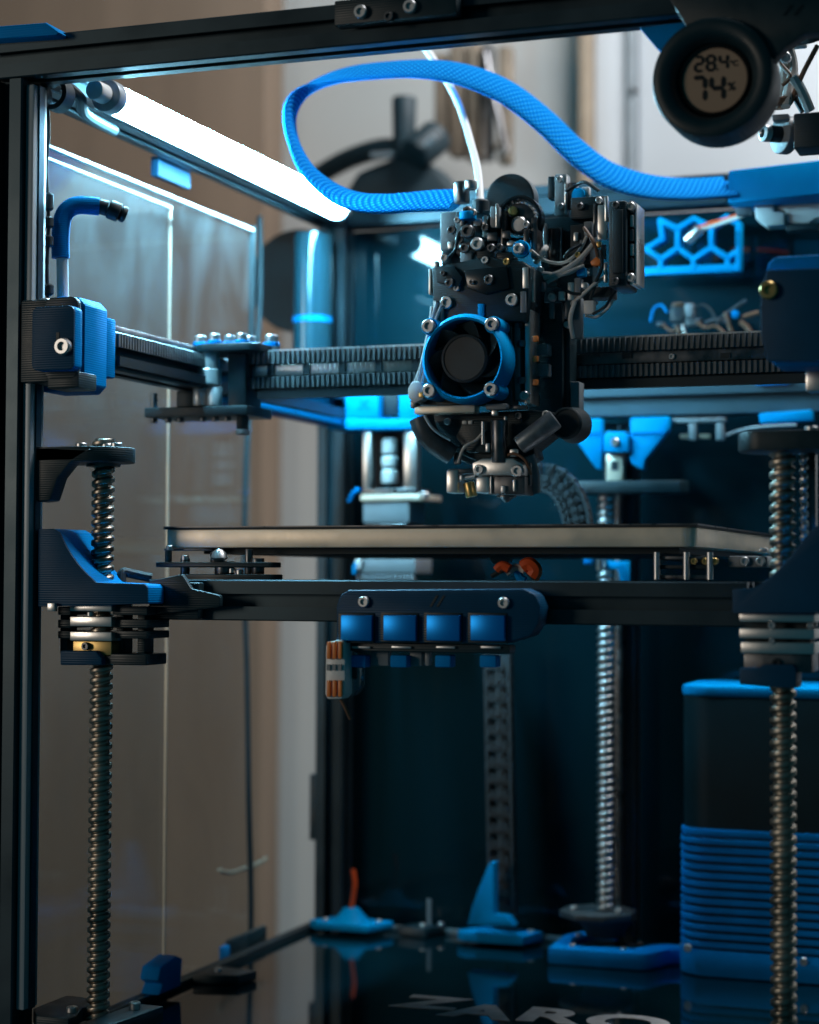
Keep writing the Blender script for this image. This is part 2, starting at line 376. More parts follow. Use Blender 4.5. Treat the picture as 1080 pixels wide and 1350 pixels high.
# dark spool outside the rear left corner
c = P(398, 372, 1350)
t = thing('filament_spool', 'dark round filament spool behind the rear left post', 'spool', (c.x, 1350, c.z-40))
MB().lathe((c.x, 1338, c.z), (0, 1, 0), [(0, 34), (0, 38), (4, 39), (4, 30)], 40).build('flange', 'rubber', t)
MB().lathe((c.x, 1342.5, c.z), (0, 1, 0), [(0, 29), (34, 29)], 40).build('filament', 'rubber', t)
MB().lathe((c.x, 1377, c.z), (0, 1, 0), [(0, 30), (0, 39), (4, 38), (4, 34)], 40).build('flange', 'rubber', t)
# clear tube standing before the rear left post
p = P(412, 375, 1236)
t = thing('clear_tube', 'shiny upright plastic tube before the rear left post under the light', 'tube', (p.x, 1236, P(412, 462, 1236).z))
MB().lathe((p.x, 1236, P(412, 500, 1236).z), (0, 0, 1), [(0, 12.5), (0, 13.5), (100, 13.5), (100, 12.5)], 32).build('wall', 'tubeglass', t)
MB().lathe((p.x, 1236, P(412, 426, 1236).z), (0, 0, 1), [(0, 13.7), (4, 13.7)], 32, close=False).build('blue_band', 'blue', t)
# black cable hanging outside the acrylic
MB().tube([P(342, 285, X=-545), P(343, 380, X=-545), P(338, 470, X=-545), P(326, 580, X=-545), P(322, 750, X=-545), P(326, 900, X=-545), P(328, 1050, X=-545), P(331, 1180, X=-545), P(330, 1300, X=-545), P(332, 1420, X=-545)], 2.1, 8).build(
    'hanging_cable', 'rubber', label='thin black cable hanging down outside the left acrylic panel', cat='cable')
# knot of twine lying on the cabinet
MB().tube([P(289, 1147, X=-560), P(303, 1151, X=-560), P(320, 1146, X=-560), P(338, 1140, X=-560), P(351, 1132, X=-560)], 1.5, 8).build(
    'twig', 'trim', label='thin brown twig of wire caught beside the hanging black cable', cat='wire')

# ================================================================== frame
t = frame = thing('printer_frame', 'black slotted aluminium frame of the printer with its rails and posts', 'printer frame', (-303, 1055, -264))
for x, y in ((XL-10, YF+10), (XL-10, YB+10), (XR+10, YF+10), (XR+10, YB+10)):
    extrusion('Z', -264, ZT+20 if y > 1000 else ZT-0.5, x, y).build('post', 'anod', t)
for y in (YF+10, YB+10):
    extrusion('X', XL-20 if y < 1000 else XL+0.5, XR+20 if y < 1000 else XR-0.5, y, ZT+10).build('top_rail', 'anod', t)
    extrusion('X', XL+0.5, XR-0.5, y, -254).build('bottom_rail', 'anod', t)
for x in (XL-10, XR+10):
    extrusion('Y', YF+20.5, YB-0.5, x, ZT+10).build('top_rail', 'anod', t)
    extrusion('Y', YF+20.5, YB-0.5, x, -254).build('bottom_rail', 'anod', t)
zc = P(900, 528, 1236).z
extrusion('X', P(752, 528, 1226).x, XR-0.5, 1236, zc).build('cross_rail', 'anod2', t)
# edge strip along the left of the deck
MB().box(-522, -515.5, YF+21, YB-1, ZD-3.5, ZD+4).build('panel_clip_strip', 'rubber', t, bevel=0.5)
# black hinge block with two bolts on the top front rail
hb = MB().pbox(440, -8, 602, 26, 822, 8).build('hinge_block', 'black', t, bevel=1.2)
screw(hb, P(476, 16, 821), 3.2, m='steel'); screw(hb, P(541, 9, 821), 3.2, m='steel'); screw(hb, P(513, 22, 821), 2.4, m='dsteel')
# blue cap on the top left corner
cp = MB().pprism([(-30, 36), (60, 29), (78, 42), (74, 46), (-30, 53)], 822, 34).build('corner_cap', 'blue', t, bevel=1)
# small black corner bracket and cable grommets under the top rail
MB().pbox(26, 108, 52, 136, 846, 14).build('corner_bracket', 'black', t, bevel=2)
MB().lathe(P(68, 122, 852), (0, 1, 0), [(0, 6), (0, 8.5), (9, 8.5), (9, 6)], 24, close=True).build('grommet', 'rubber', t)
MB().lathe(P(44, 124, 844), (0, 1, 0), [(0, 4), (0, 6.5), (7, 6.5), (7, 4)], 24, close=True).build('grommet', 'rubber', t)
MB().tube([P(85, 112, 868), P(105, 128, 872), P(112, 150, 890), P(150, 172, 930)], 3.0).build('harness', 'rubber', t)
# back panel, acrylic side panels
MB().box(XL-19, XR+19, YB+20.4, YB+24, -264, 246.6).build('back_panel', 'back', t)
for y0, y1 in ((1018, 1104), (1318, 1380)):
    z1 = P(410, y0, 1284).z; z0 = P(410, y1, 1284).z
    MB().box(XL-28.5, XL-20.6, 1270, 1284, z0, z1).build('panel_latch', 'black', t, bevel=1)

ya, yb = P(200, 222, X=-532).y, P(243, 240, X=-532).y
MB().box(-533, -527.5, ya, yb, 238, 250).build('cable_clip', 'shade_navy', t, bevel=1)
MB().box(-502.8, -498.2, 833.5, 846.5, -210, 244).build('linear_rail', 'cap', t, bevel=0.8)
MB().box(-498.2, -497.2, 837.6, 842.4, -210, 244).build('rail_groove', 'anod', t)
t = thing('acrylic_panel', 'clear acrylic side sheet with bright edges, reaching a third along the left side', 'panel', (-525, 947, ZD+5))
MB().box(-526.5, -523.5, 858, 1034, ZD+1, 219.8).build('sheet', 'acrylic', t)
MB().box(-527, -523.2, 858, 1034, 220, 221.2).build('top_edge', 'edge', t)
MB().box(-525.7, -524.3, 1034.2, 1035.6, ZD+1, 221.2).build('rear_edge', 'bedalu', t)
t = thing('acrylic_panel', 'longer clear acrylic side sheet with bright top edge under the lit tube', 'panel', (-512, 985, ZD+5))
MB().box(-514.5, -511.5, 854, 1125, ZD+5, 221).build('sheet', 'acrylic', t)
MB().box(-514.8, -511.2, 854, 1125, 221.3, 222.8).build('top_edge', 'edge', t)
MB().box(-514.8, -511.2, 1125.3, 1127, 120, 224.6).build('rear_edge', 'rubber', t)


# ================================================================== deck
t = deck = thing('deck_plate', 'glossy black deck plate with grey lettering at the bottom of the printer', 'deck', (-303, 1045, ZD-3))
MB().box(-515, XR+18, YF-4, YB-0.5, ZD-3, ZD).build('plate', 'deck', t)
def letter(ch, px, py, size, parent):
    o = text_mesh('letter', ch, size, 'letter', 0.0018); o.parent = parent
    p = P(px, py, Z=ZD); o.location = (Vector((p.x, p.y, ZD+0.25)) - Vector(parent['org_mm'])) * S
    o.scale = (1.22, 1.0, 1); o.rotation_euler = (0, 0, 0); return o
for ch, px, py, size in (('Z', 521, 1326, 42), ('A', 584, 1338, 44), ('R', 676, 1344, 46), ('O', 764, 1352, 46)):
    letter(ch, px, py, size, t)

# ================================================================== lit tube
t = thing('light_tube', 'glowing white light tube along the upper left of the printer', 'light', (-487, 1050, 240))
a = P(150, 127, X=-487); b = P(444, 276, X=-487); zt_ = (a.z + b.z)/2
d = Vector((0, 1, 0)); a = Vector((-487, a.y, zt_)); b = Vector((-487, b.y, zt_))
MB().cyl(a, b, 7.8, n=28).build('diffuser', 'tube', t, bevel=1.5)
MB().cyl(a - d*9, a - d*0.1, 8.6, n=24).build('end_cap', 'cap', t, bevel=0.8)
MB().cyl(b + d*0.1, b + d*7, 8.6, n=24).build('end_cap', 'cap', t, bevel=0.8)
MB().box(-498.3, -495.2, a.y, b.y, zt_-4, zt_+4).build('mount_channel', 'alu', t)
for k in (0.12, 0.5, 0.88):
    yk = a.y + (b.y - a.y)*k; MB().box(-502.8, -498.5, yk-6, yk+6, zt_-2, zt_+6).build('mount_bracket', 'alu', t)
MB().cyl(a - d*21, a - d*10, 5.2, n=20).build('connector', 'white', t, bevel=1)

# ================================================================== ball screws
def thread(mb, x, y, z0, z1, r=5.8, depth=1.5, pitch=4.9, n=18, steps=9):
    rows = int((z1 - z0) / pitch * steps); vs = []; fs = []
    for j in range(rows+1):
        z = z0 + (z1-z0)*j/rows
        for i in range(n):
            th = 2*math.pi*i/n; ph = 2*math.pi*z/pitch - th
            c = math.cos(ph); rr = r - depth*(0.5 - 0.5*max(-1, min(1, 2.2*c + 0.7)))
            vs.append((x + rr*math.cos(th), y + rr*math.sin(th), z))
    for j in range(rows):
        for i in range(n):
            k = (i+1) % n; fs.append((j*n+i, j*n+k, (j+1)*n+k, (j+1)*n+i))
    fs += [tuple(reversed(range(n))), tuple(rows*n+i for i in range(n))]
    mb.add(vs, fs)
XS, YS = P(135.5, 700, 860).x, 860.0
XS2 = P(1032, 700, 860).x
XS3, YS3 = P(799, 900, 1214).x, 1214.0
def ballscrew(label, x, y, z0, z1, m='thread', **kw):
    mb = MB(); thread(mb, x, y, z0, z1, **kw)
    return mb.build('ball_screw', m, label=label, cat='ball screw', group='upright ball screws that lift the bed', smooth=50)
ballscrew('upright threaded steel ball screw beside the left front post', XS, YS, -219, 69.5)
ballscrew('upright threaded steel ball screw at the right edge before the ribbed canister', XS2, YS, ZD+0.5, 65)
ballscrew('upright threaded steel ball screw standing at the rear of the deck', XS3, YS3, -209, P(800, 640, YS3).z, 'steel')
# guide beside the rear screw
t = thing('guide_rail', 'flat steel guide rail with bolt holes beside the rear ball screw', 'guide rail', (XS3+9, 1232, ZD))
g0 = P(811, 900, 1232).x; g1 = P(820, 900, 1232).x
MB().box(g0, g1, 1232, 1240, -226, P(810, 598, 1232).z).build('rail', 'dsteel', t, bevel=0.6)
for k in range(9):
    z = -205 + k*38.0
    MB().cyl(((g0+g1)/2, 1231.6, z), ((g0+g1)/2, 1233, z), 1.5, n=12).build('bolt_hole', 'rubber', t)
extrusion('Z', -234, P(810, 560, 1250).z, (g0+g1)/2-2, 1250.5).build('backing_post', 'anod', t)
# companion black strips by the front screws
t = thing('guide_rail', 'steel guide rail behind the right front ball screw', 'guide rail', (XS2+9, 868, ZD))
MB().box(XS2+8, XS2+13.5, 866, 873, -20, 63).build('rail', 'dsteel', t, bevel=0.5)
mb = MB(); thread(mb, XS2+9, 862.5, 5, 64, r=2.0, depth=0.8, pitch=4.2, n=8, steps=5); mb.build('toothed_strip', 'steel', t)
# top holders
def holder(label, outline, Y, dy, zt, zb, bolts, arm=None):
    c = outline[0]
    t = thing('screw_holder', label, 'bracket', (outline[0][0], outline[0][1], zb), 'bearing holders at the tops of the ball screws')
    MB().prism(outline, 'Z', zb, zt).build('plate', 'black', t, bevel=0.9)
    if arm: arm(t)
    for bxx, byy in bolts: screw(t, (bxx, byy, zt+0.6), 2.9, (0, 0, 1), 'steel')
    return t
zl = P(120, 590, 850).z
def armL(t):
    MB().pprism([(38, 588), (120, 592), (92, 610), (76, 630), (66, 660), (50, 662), (38, 650)], 838, 10).build('gusset', 'black', t, bevel=0.8)
    MB().lathe((XS, YS, zl-9), (0, 0, 1), [(0, 5), (0, 8.5), (1.5, 8.5), (1.5, 5)], 24).build('bearing', 'dsteel', t)
ol = [(XL+0.5, 838), (XS+2, 838)] + [(XS + 2 + 16*math.sin(a), 856 - 16*math.cos(a) + 0) for a in [i*math.pi/10 for i in range(1, 10)]] + [(XS+2, 872), (XL+0.5, 872)]
holder('black rounded bearing plate with bolts holding the top of the left screw', ol, 840, 26, zl, zl-7.5, ((XS-7, 850), (XS+3, 858), (XS+11, 853)), armL)
zr = P(1030, 570, 850).z
ol = [(XR-0.5, 836), (XS2-6, 836)] + [(XS2 - 6 - 12*math.sin(a), 854 - 18*math.cos(a)) for a in [i*math.pi/10 for i in range(1, 10)]] + [(XS2-6, 872), (XR-0.5, 872)]
holder('black rounded bearing plate holding the top of the right edge screw', ol, 840, 26, zr, zr-8.5, ((XS2+14, 850),))
zb_ = P(790, 634, 1200).z
ol = [(XS3-14, 1198), (P(895, 640, 1198).x, 1203), (P(905, 640, 1203).x, 1212), (P(880, 640, 1212).x, 1226), (XS3-14, 1226)]
holder('dark grey bearing plate holding the top of the rear screw', ol, 1200, 20, zb_, zb_-8, ())
# feet of the screws
t = thing('motor_mount', 'speckled black motor mount plate under the left front screw', 'motor mount', (XS, YS, ZD), 'motor mounts at the feet of the ball screws')
z1 = -213.0
MB().prism([(XS-22, 838), (XS-4, 838), (XS-4, 846), (XS-10, 862), (XS-4, 874), (XS-22, 884), (XS-32, 884), (XS-32, 852)], 'Z', z1-7, z1).build('plate', 'black', t, bevel=0.8)
MB().prism([(XS+2, 822), (XS+18, 824), (XS+24, 884), (XS+8, 884)], 'Z', z1-9, z1-1).build('plate', 'black', t, bevel=0.8)
MB().box(XS-16, XS+16, 846, 880, ZD+0.5, z1-9.2).build('motor', 'dsteel', t, bevel=2)
for q in ((XS-10, 852), (XS+14, 872), (XS-9, 876)): screw(t, (*q, z1+0.8), 2.9, (0, 0, 1), 'steel')
t = thing('motor_mount', 'octagonal black plate on a blue frame under the rear screw', 'motor mount', (XS3, YS3, ZD), 'motor mounts at the feet of the ball screws')
z1 = P(790, 1205, 1200).z
oct_ = [(XS3 - 5 + 25*math.cos(a), YS3 + 25*math.sin(a)) for a in [math.radians(22.5 + 45*i) for i in range(8)]]
MB().prism(oct_, 'Z', z1-4, z1).build('plate', 'chain', t, bevel=0.6)
MB().lathe((XS3, YS3, z1-16), (0, 0, 1), [(0, 12), (7, 15), (11.8, 20)], 24).build('motor_neck', 'rubber', t)
MB().lathe((XS3-2, YS3, ZD+1), (0, 0, 1), [(0, 14), (8, 14)], 24).build('motor_boss', 'dsteel', t)
# blue U-shaped frame
zb0 = ZD+0.4; zf = ZD+11
xa = P(722, 1260, 1182).x; xb = P(856, 1262, 1182).x
fr = MB()
fr.prism([(xa, 1182), (xb-6, 1182), (xb, 1186), (xb+8, 1206), (xb+26, 1212), (xb+26, 1222), (xb+2, 1220), (xb-6, 1214), (xb-14, 1198), (xa+14, 1198), (xa+10, 1204), (xa+14, 1232), (xa+30, 1236), (xa+30, 1244), (xa+4, 1242), (xa-2, 1228)], 'Z', zb0, zf)
fr.build('frame', 'blue', t, bevel=1.6)
for q in ((xa+14, 1190), (xb-18, 1190), (xb+14, 1216), (xa+8, 1226)): screw(t, (*q, zf+0.4), 2.0, (0, 0, 1), 'steel')
for px, py in ((757, 1199), (816, 1203)): 
    p = P(px, py, Z=z1); screw(t, (p.x, p.y, z1+0.6), 2.8, (0, 0, 1), 'steel')

# ================================================================== front belt tensioners
t = thing('belt_tensioner', 'stepped blue belt tensioner block on the left front post', 'tensioner', (-485, 845, 90), 'belt tensioners on the front posts')
zt0, zb0 = P(80, 404, 820).z, P(80, 488, 820).z
x0, x1 = P(42, 450, 818).x, P(97, 450, 818).x
MB().prism(rounded(x0, x1, zb0, zt0, 3), 'Y', 818, 819.4).build('front_shade_skin', 'shade_navy', t, bevel=0.4)  # thin dark skin: shade on the unlit front of the blue block
MB().prism(rounded(x0, x1, zb0, zt0, 3), 'Y', 819.5, 826.5).build('front_plate', 'blue', t, bevel=0.6)
x1b = P(108, 450, 829).x
MB().prism(rounded(x0+2, x1b-1, P(80, 500, 830).z, P(80, 393, 830).z, 4), 'Y', 826.6, 829.8).build('spacer', 'black', t, bevel=0.3)
x1b = P(112, 450, 851).x
bo = MB().prism([(XL+0.6, P(110, 515, 851).z), (x1b-4, P(110, 515, 851).z), (x1b, P(110, 505, 851).z), (x1b, P(110, 402, 851).z), (x1b-4, P(110, 391, 851).z), (XL+0.6, P(110, 391, 851).z)], 'Y', 851, 874).build('body', 'blue', t, bevel=0.8)
MB().box(XL+0.8, x1b-3, 830, 850.8, P(110, 505, 840).z, P(110, 396, 840).z).build('core', 'black', t, bevel=1)
x1c = P(141, 450, 874.3).x
MB().box(XL+3, x1c, 874.3, 884, P(140, 497, 874).z, P(140, 418, 874).z).build('rear_step', 'blue', t, bevel=1.2)
MB().pbox(62, 490, 104, 512, 827, 18).build('foot', 'black', t, bevel=1)
screw(t, P(84, 457, 817), 4.2, m='steel')
MB().pbox(74, 438, 78, 450, 817.7, 0.5).build('mark', 'black', t)
screw(t, P(60, 398, 842), 2.6, (0, 0, 1), 'steel')

t = thing('belt_tensioner', 'large blue belt tensioner block with shade-darkened front at the right edge', 'tensioner', (-120, 840, 80), 'belt tensioners on the front posts')
def pp(pts, Y): return [(P(x, y, Y).x, P(x, y, Y).z) for x, y in pts]
MB().prism(pp([(1012, 476), (1003, 440), (1003, 384), (1011, 356), (1120, 352), (1150, 476)], 824), 'Y', 824, 826).build('front_shade_skin', 'shade_navy', t, bevel=0.5)  # dark layer painting the shaded front of the same blue plastic
MB().prism(pp([(1012, 476), (1003, 440), (1003, 384), (1011, 356), (1120, 352), (1150, 476)], 824), 'Y', 826.2, 832).build('front_plate', 'blue', t, bevel=1.0)
MB().prism(pp([(1020, 482), (1006, 440), (1006, 372), (1013, 346), (1022, 338), (1120, 333), (1150, 482)], 832.2), 'Y', 832.2, 858).build('body', 'blue', t, bevel=1.4)
screw(t, P(1014, 383, 823.4), 3.9, m='brass')
MB().pbox(1062, 484, 1100, 516, 858.2, 12).build('foot', 'alu', t, bevel=1)

# ================================================================== gantry: left side beam with its joint
t = thing('side_beam', 'dark side beam of the gantry running back along the left panel', 'gantry beam', (-490, 1060, 107))
extrusion('Y', 884.5, 1248, -490, 117).build('extrusion', 'anod', t)
mb = MB().box(-494.5, -485.5, 884.5, 1248, 127.3, 131.5).build('rail', 'steel', t, bevel=0.6)
mb = MB()
for k in range(38): mb.box(-479.4, -478, 886 + k*3, 887.6 + k*3, 119, 126)
mb.box(-480, -479.4, 884.5, 1000, 119, 126); mb.build('toothed_belt', 'belt', t)
MB().box(-499, -481, 1030, 1225, 103, 106.6).build('blue_strip', 'blue', t, bevel=0.6)
MB().box(-478.8, -476.6, 884.5, 990, 109, 114).build('inner_belt', 'rubber', t)

YJ = 985.0
t = thing('beam_joint', 'left gantry joint with silver spacers and blue topped bolts between two black plates', 'gantry joint', (-470, 990, 95))
zt = P(300, 452, YJ).z
MB().prism(rounded(P(252, 456, YJ).x, P(338, 456, YJ).x, YJ, YJ+34, 8), 'Z', zt-4.5, zt).build('top_plate', 'black', t, bevel=0.6)
zb = P(280, 536, YJ).z
MB().prism([(P(190, 540, YJ-4).x, YJ-4), (P(326, 540, YJ-4).x, YJ-4), (P(326, 540, YJ-4).x, YJ+30), (P(190, 540, YJ-4).x+5, YJ+30)], 'Z', zb-5.5, zb).build('bottom_plate', 'black', t, bevel=0.6)
MB().box(P(232, 520, YJ+4).x, P(256, 520, YJ+4).x, YJ+4, YJ+24, zb+0.2, zb+10).build('pad', 'black', t, bevel=1)
for px, y0, y1, r in ((277, 464, 486, 5.2), (275, 487, 508, 7.2), (264, 511, 535, 4.2), (283, 511, 535, 4.4)):
    p0 = P(px, y1, YJ+7); MB().lathe((p0.x, YJ+7, p0.z), (0, 0, 1), [(0, r*0.94), (0.6, r), (P(px, y0, YJ+7).z - p0.z - 0.6, r), (P(px, y0, YJ+7).z - p0.z, r*0.94)], 24).build('spacer', 'bright', t)
MB().box(P(300, 500, YJ+8).x, P(324, 500, YJ+8).x, YJ+8, YJ+30, zb+0.2, zt-4.7).build('block', 'black', t, bevel=1)
for px, dy_ in ((264, 10), (283, 5), (303, 14), (319, 8), (330, 20)):
    p = P(px, 450, YJ+dy_); zz = zt
    MB().lathe((p.x, YJ+dy_, zz+0.1), (0, 0, 1), [(0, 4.2), (1.9, 4.2), (2.2, 3.8)], 20).build('washer', 'blue', t)
    screw(t, (p.x, YJ+dy_, zz+4.0), 3.2, (0, 0, 1), 'steel')
p = P(358, 452, YJ+26)
MB().lathe((p.x, YJ+26, zt-6), (0, 0, 1), [(0, 5), (6, 5)], 18).build('spacer', 'alu', t)
MB().lathe((p.x, YJ+26, zt+0.1), (0, 0, 1), [(0, 5), (2.2, 5), (2.5, 4.4)], 20).build('washer', 'blue', t)
screw(t, (p.x, YJ+26, zt+4.6), 3.8, (0, 0, 1), 'steel')
for px in (203, 222, 238, 268, 284, 300):
    p = P(px, 548, YJ+6); screw(t, (p.x, YJ+6, zb-6.6), 2.1, (0, 0, -1), 'dsteel')
p = P(203, 536, YJ+5); MB().cyl((p.x, YJ+5, zb), (p.x, YJ+5, zb+9), 2.0).build('pin', 'dsteel', t)
p = P(320, 552, YJ+3); MB().cyl((p.x, YJ+3, zb-5.6), (p.x, YJ+3, zb-13), 3.4).build('plug', 'rubber', t, bevel=0.5)
MB().cyl((p.x, YJ+3, zb-13.1), (p.x, YJ+3, zb-16), 3.9).build('plug_collar', 'grey', t, bevel=0.4)

# ------------------------------------------------------------------ cross beam with belts
t = thing('cross_beam', 'cross beam of the gantry with two toothed belts and a bright rail', 'gantry beam', (-300, 1010, 103))
XA, XB = -457.0, -118.0
zb1, zb2 = 120.8, 127.8; zm1, zm2 = 114.2, 120.2; zl1, zl2 = 107.2, 113.6
extrusion('X', XA+2, XB, 1014, 116).build('extrusion', 'anod', t)
MB().box(XA+2, -330, 999.5, 1003.6, zm1, zm2).build('rail', 'alu', t, bevel=0.5)
MB().box(-329.5, XB, 999.5, 1003.6, zm1, zm2).build('rail', 'dsteel', t, bevel=0.5)  # same rail, its dimmer light to the right put into darker metal
for k in range(6):
    x = XA + 12 + k*21.6
    MB().box(x, x+4.0, 998.3, 1000, zm1+0.2, zm2-0.2).build('bolt_hole', 'rubber', t)
for px in (826, 956): MB().pbox(px-6, 465, px+7, 472, 998.6, 1.6).build('bolt_hole', 'rubber', t)
screw(t, P(886, 470, 999), 1.6, m='steel')
for z0, z1 in ((zb1, zb2), (zl1, zl2)):
    mb = MB().box(XA, XB, 998.4, 999.3, z0, z1)
    n = int((XB - XA) / 3.0)
    for k in range(n): mb.prism([(XA+0.6+k*3, 998.5), (XA+0.9+k*3, 997.0), (XA+2.0+k*3, 997.0), (XA+2.3+k*3, 998.5)], 'Z', z0, z1)
    mb.build('toothed_belt', 'belt', t, smooth=20)
MB().box(XA, XB, 999.6, 1003.8, zb2+0.1, zb2+1.2).build('belt_edge', 'steel', t)
MB().box(XA+6, XB, 998.5, 1003.8, 101.5, 106.0).build('lower_lip', 'rubber', t)

# ================================================================== bed
t = thing('heated_bed', 'thick aluminium print bed with black sheet on top', 'print bed', (-315, 1010, 12))
x0, x1 = P(218, 708, 890).x, P(917, 708, 890).x
zt, zb = P(560, 696.5, 890).z, P(560, 721.5, 890).z
ol = []
for cx, cyy, a0 in ((x1-7, 897, -90), (x1-7, 1140, 0), (x0+3, 1144, 90), (x0+3, 893, 180)):
    r = 7 if cx > -250 else 3
    for i in range(7):
        a = math.radians(a0 + 15*i); ol.append((cx + r*math.cos(a), cyy + r*math.sin(a)))
MB().prism(ol, 'Z', zb, zt).build('plate', 'bedalu', t, bevel=0.5, smooth=25)
MB().box(x0-0.8, x1+0.6, 889.4, 1148, zt+0.05, zt+0.9).build('magnetic_sheet', 'rubber', t)
MB().box(x0-0.4, x1+1.2, 889, 1149, zt+0.95, zt+1.6).build('spring_sheet', 'dsteel', t)
MB().box(x0+16, x1-10, 902, 1130, zb-3.0, zb-0.05).build('heater_pad', 'rubber', t)

t = thing('bed_subframe', 'dark slotted crossbar with mounts carrying the print bed', 'bed frame', (-303, 880, -20))
ze = (P(350, 766, 868).z + P(350, 817, 868).z)/2
extrusion('X', P(196, 790, 868).x, P(985, 790, 868).x, 878, ze).build('crossbar', 'anod', t)
MB().pbox(196, 768, 262, 816, 861, 6.6).build('end_bracket', 'black', t, bevel=1)
MB().pprism([(196, 766), (240, 757), (252, 776), (290, 785), (290, 800), (196, 812)], 857, 3.8).build('gusset', 'black', t, bevel=0.8)
for yb in (1000, 1110): extrusion('X', -455, -180, yb, ze).build('crossbar', 'anod', t)
# kinematic mount under the left of the bed
km = MB().pbox(205, 741, 356, 748, 882, 14).build('mount_plate', 'black', t, bevel=0.5)
MB().pbox(236, 757, 356, 768, 880, 16).build('mount_base', 'black', t, bevel=0.5)
MB().pbox(216, 723, 280, 726, 892, 10).build('mount_leaf', 'dsteel', t, bevel=0.3)
for px, y0, y1, r in ((222, 726, 741, 1.8), (244, 736, 757, 2.4), (286, 728, 741, 3.4), (296, 740, 757, 5.0), (328, 724, 757, 2.0), (340, 736, 757, 3.2)):
    p0, p1 = P(px, y1, 888), P(px, y0, 888)
    MB().cyl((p0.x, 888, p0.z), (p0.x, 888, p1.z), r, n=14).build('mount_bolt', 'dsteel', t, bevel=0.3)
p = P(289, 733, 884); MB().lathe((p.x, 884, p.z-3), (0, 0, 1), [(0, 2), (2, 4.4), (5, 3.2), (6.5, 1.2)], 16).build('ball', 'steel', t)
for px, py in ((224, 722), (244, 735), (316, 754), (306, 752)):
    screw(t, P(px, py, 887), 1.9, (0, 0, 1), 'steel')
MB().tube([P(160, 768, 870), P(162, 755, 872), P(176, 757, 876), P(200, 762, 880)], 2.4).build('wire_loop', 'rubber', t)
# right hand mounts under the bed
for y0, y1, m_ in ((733, 738, 'dsteel'), (745, 750, 'rubber'), (758, 764, 'dsteel')):
    MB().pbox(862, y0, 934, y1, 900, 12).build('mount_leaf', m_, t, bevel=0.3)
for px in (866, 905, 936):
    p0, p1 = P(px, 764, 898), P(px, 728, 898); MB().cyl((p0.x, 898, p0.z), (p0.x, 898, p1.z), 1.6, n=12).build('mount_bolt', 'steel', t)
MB().pbox(960, 733, 1012, 748, 905, 16).build('mount_block', 'grey', t, bevel=1)
MB().pbox(1000, 722, 1012, 728, 902, 6).build('mount_clip', 'alu', t, bevel=1)
for px in (982, 1003): screw(t, P(px, 740, 904), 2.2, m='steel')
for px in (915, 930, 943): screw(t, P(px, 740, 899), 1.6, m='brass')

# ------------------------------------------------------------------ wiring cover on the crossbar
t = thing('wiring_cover', 'dark blue wiring cover with four bright blue square clips below the bed', 'wiring cover', (-294, 862, -36))
YC = 852.0
MB().pprism([(443, 800), (447, 786), (458, 778), (690, 776), (706, 784), (713, 800), (710, 822), (700, 838), (668, 848), (443, 848)], YC, 14).build('body', 'shade_navy', t, bevel=1.2)
for a, b in ((449, 490), (505, 548), (562, 606), (620, 665)):
    MB().pbox(a, 811, b, 845, YC-3.2, 3.4).build('square_clip', 'accent', t, bevel=0.5)
    MB().pbox(a-3, 808, b+3, 847.4, YC-0.7, 0.9).build('clip_recess', 'black', t, bevel=0.2)
screw(t, P(480, 793.5, YC-0.8), 2.7, m='steel'); screw(t, P(664.5, 795, YC-0.8), 2.7, m='steel')
for dx in (0, 9):
    MB().pprism([(566+dx, 800), (569+dx, 800), (578+dx, 785), (575+dx, 785)], YC-0.35, 0.5).build('logo_stroke', 'black', t)
MB().pbox(444, 849, 672, 860, YC+3, 10).build('lower_lip', 'black', t, bevel=0.6)
for a, b in ((462, 482), (514, 536), (573, 594), (632, 654)):
    MB().pbox(a, 864, b, 880, YC+4, 8).build('tail_clip', 'blue', t, bevel=0.8)
    MB().pbox(a+2, 852, b+6, 855, YC+1.5, 1.4).build('tie', 'steel', t, bevel=0.2)
for a, b in ((488, 512), (540, 556), (560, 566)):
    MB().pbox(a, 858, b, 878, YC+10, 5).build('terminal', 'grey', t, bevel=0.6)
# lever connectors
t = thing('lever_connector', 'white lever connector with orange levers hanging left of the wiring cover', 'connector', P(440, 925, 846))
MB().pprism([(432, 846), (452, 843), (455, 850), (455, 915), (450, 922), (431, 922), (428, 915), (429, 852)], 848, 10).build('housing', 'white', t, bevel=1)
for a in (430, 437.5, 445):
    MB().pbox(a+0.4, 846, a+5.4, 869, 845.8, 2).build('lever', 'orange', t, bevel=0.5)
    MB().pbox(a+0.4, 897, a+5.4, 919, 845.8, 2).build('lever', 'orange', t, bevel=0.5)
    MB().pbox(a+0.6, 876, a+5.0, 884, 846.9, 0.9).build('test_slot', 'grey', t)
MB().pprism([(457, 850), (468, 852), (474, 866), (474, 905), (466, 916), (457, 920)], 858, 8).build('clear_cover', 'clear', t, bevel=0.8)
MB().pbox(463, 873, 470, 895, 856.8, 1).build('cover_mark', 'rubber', t)
MB().tube([P(449, 922, 852), P(456, 935, 853), P(462, 948, 856)], 0.8, 8).build('wire', 'wire_b', t)

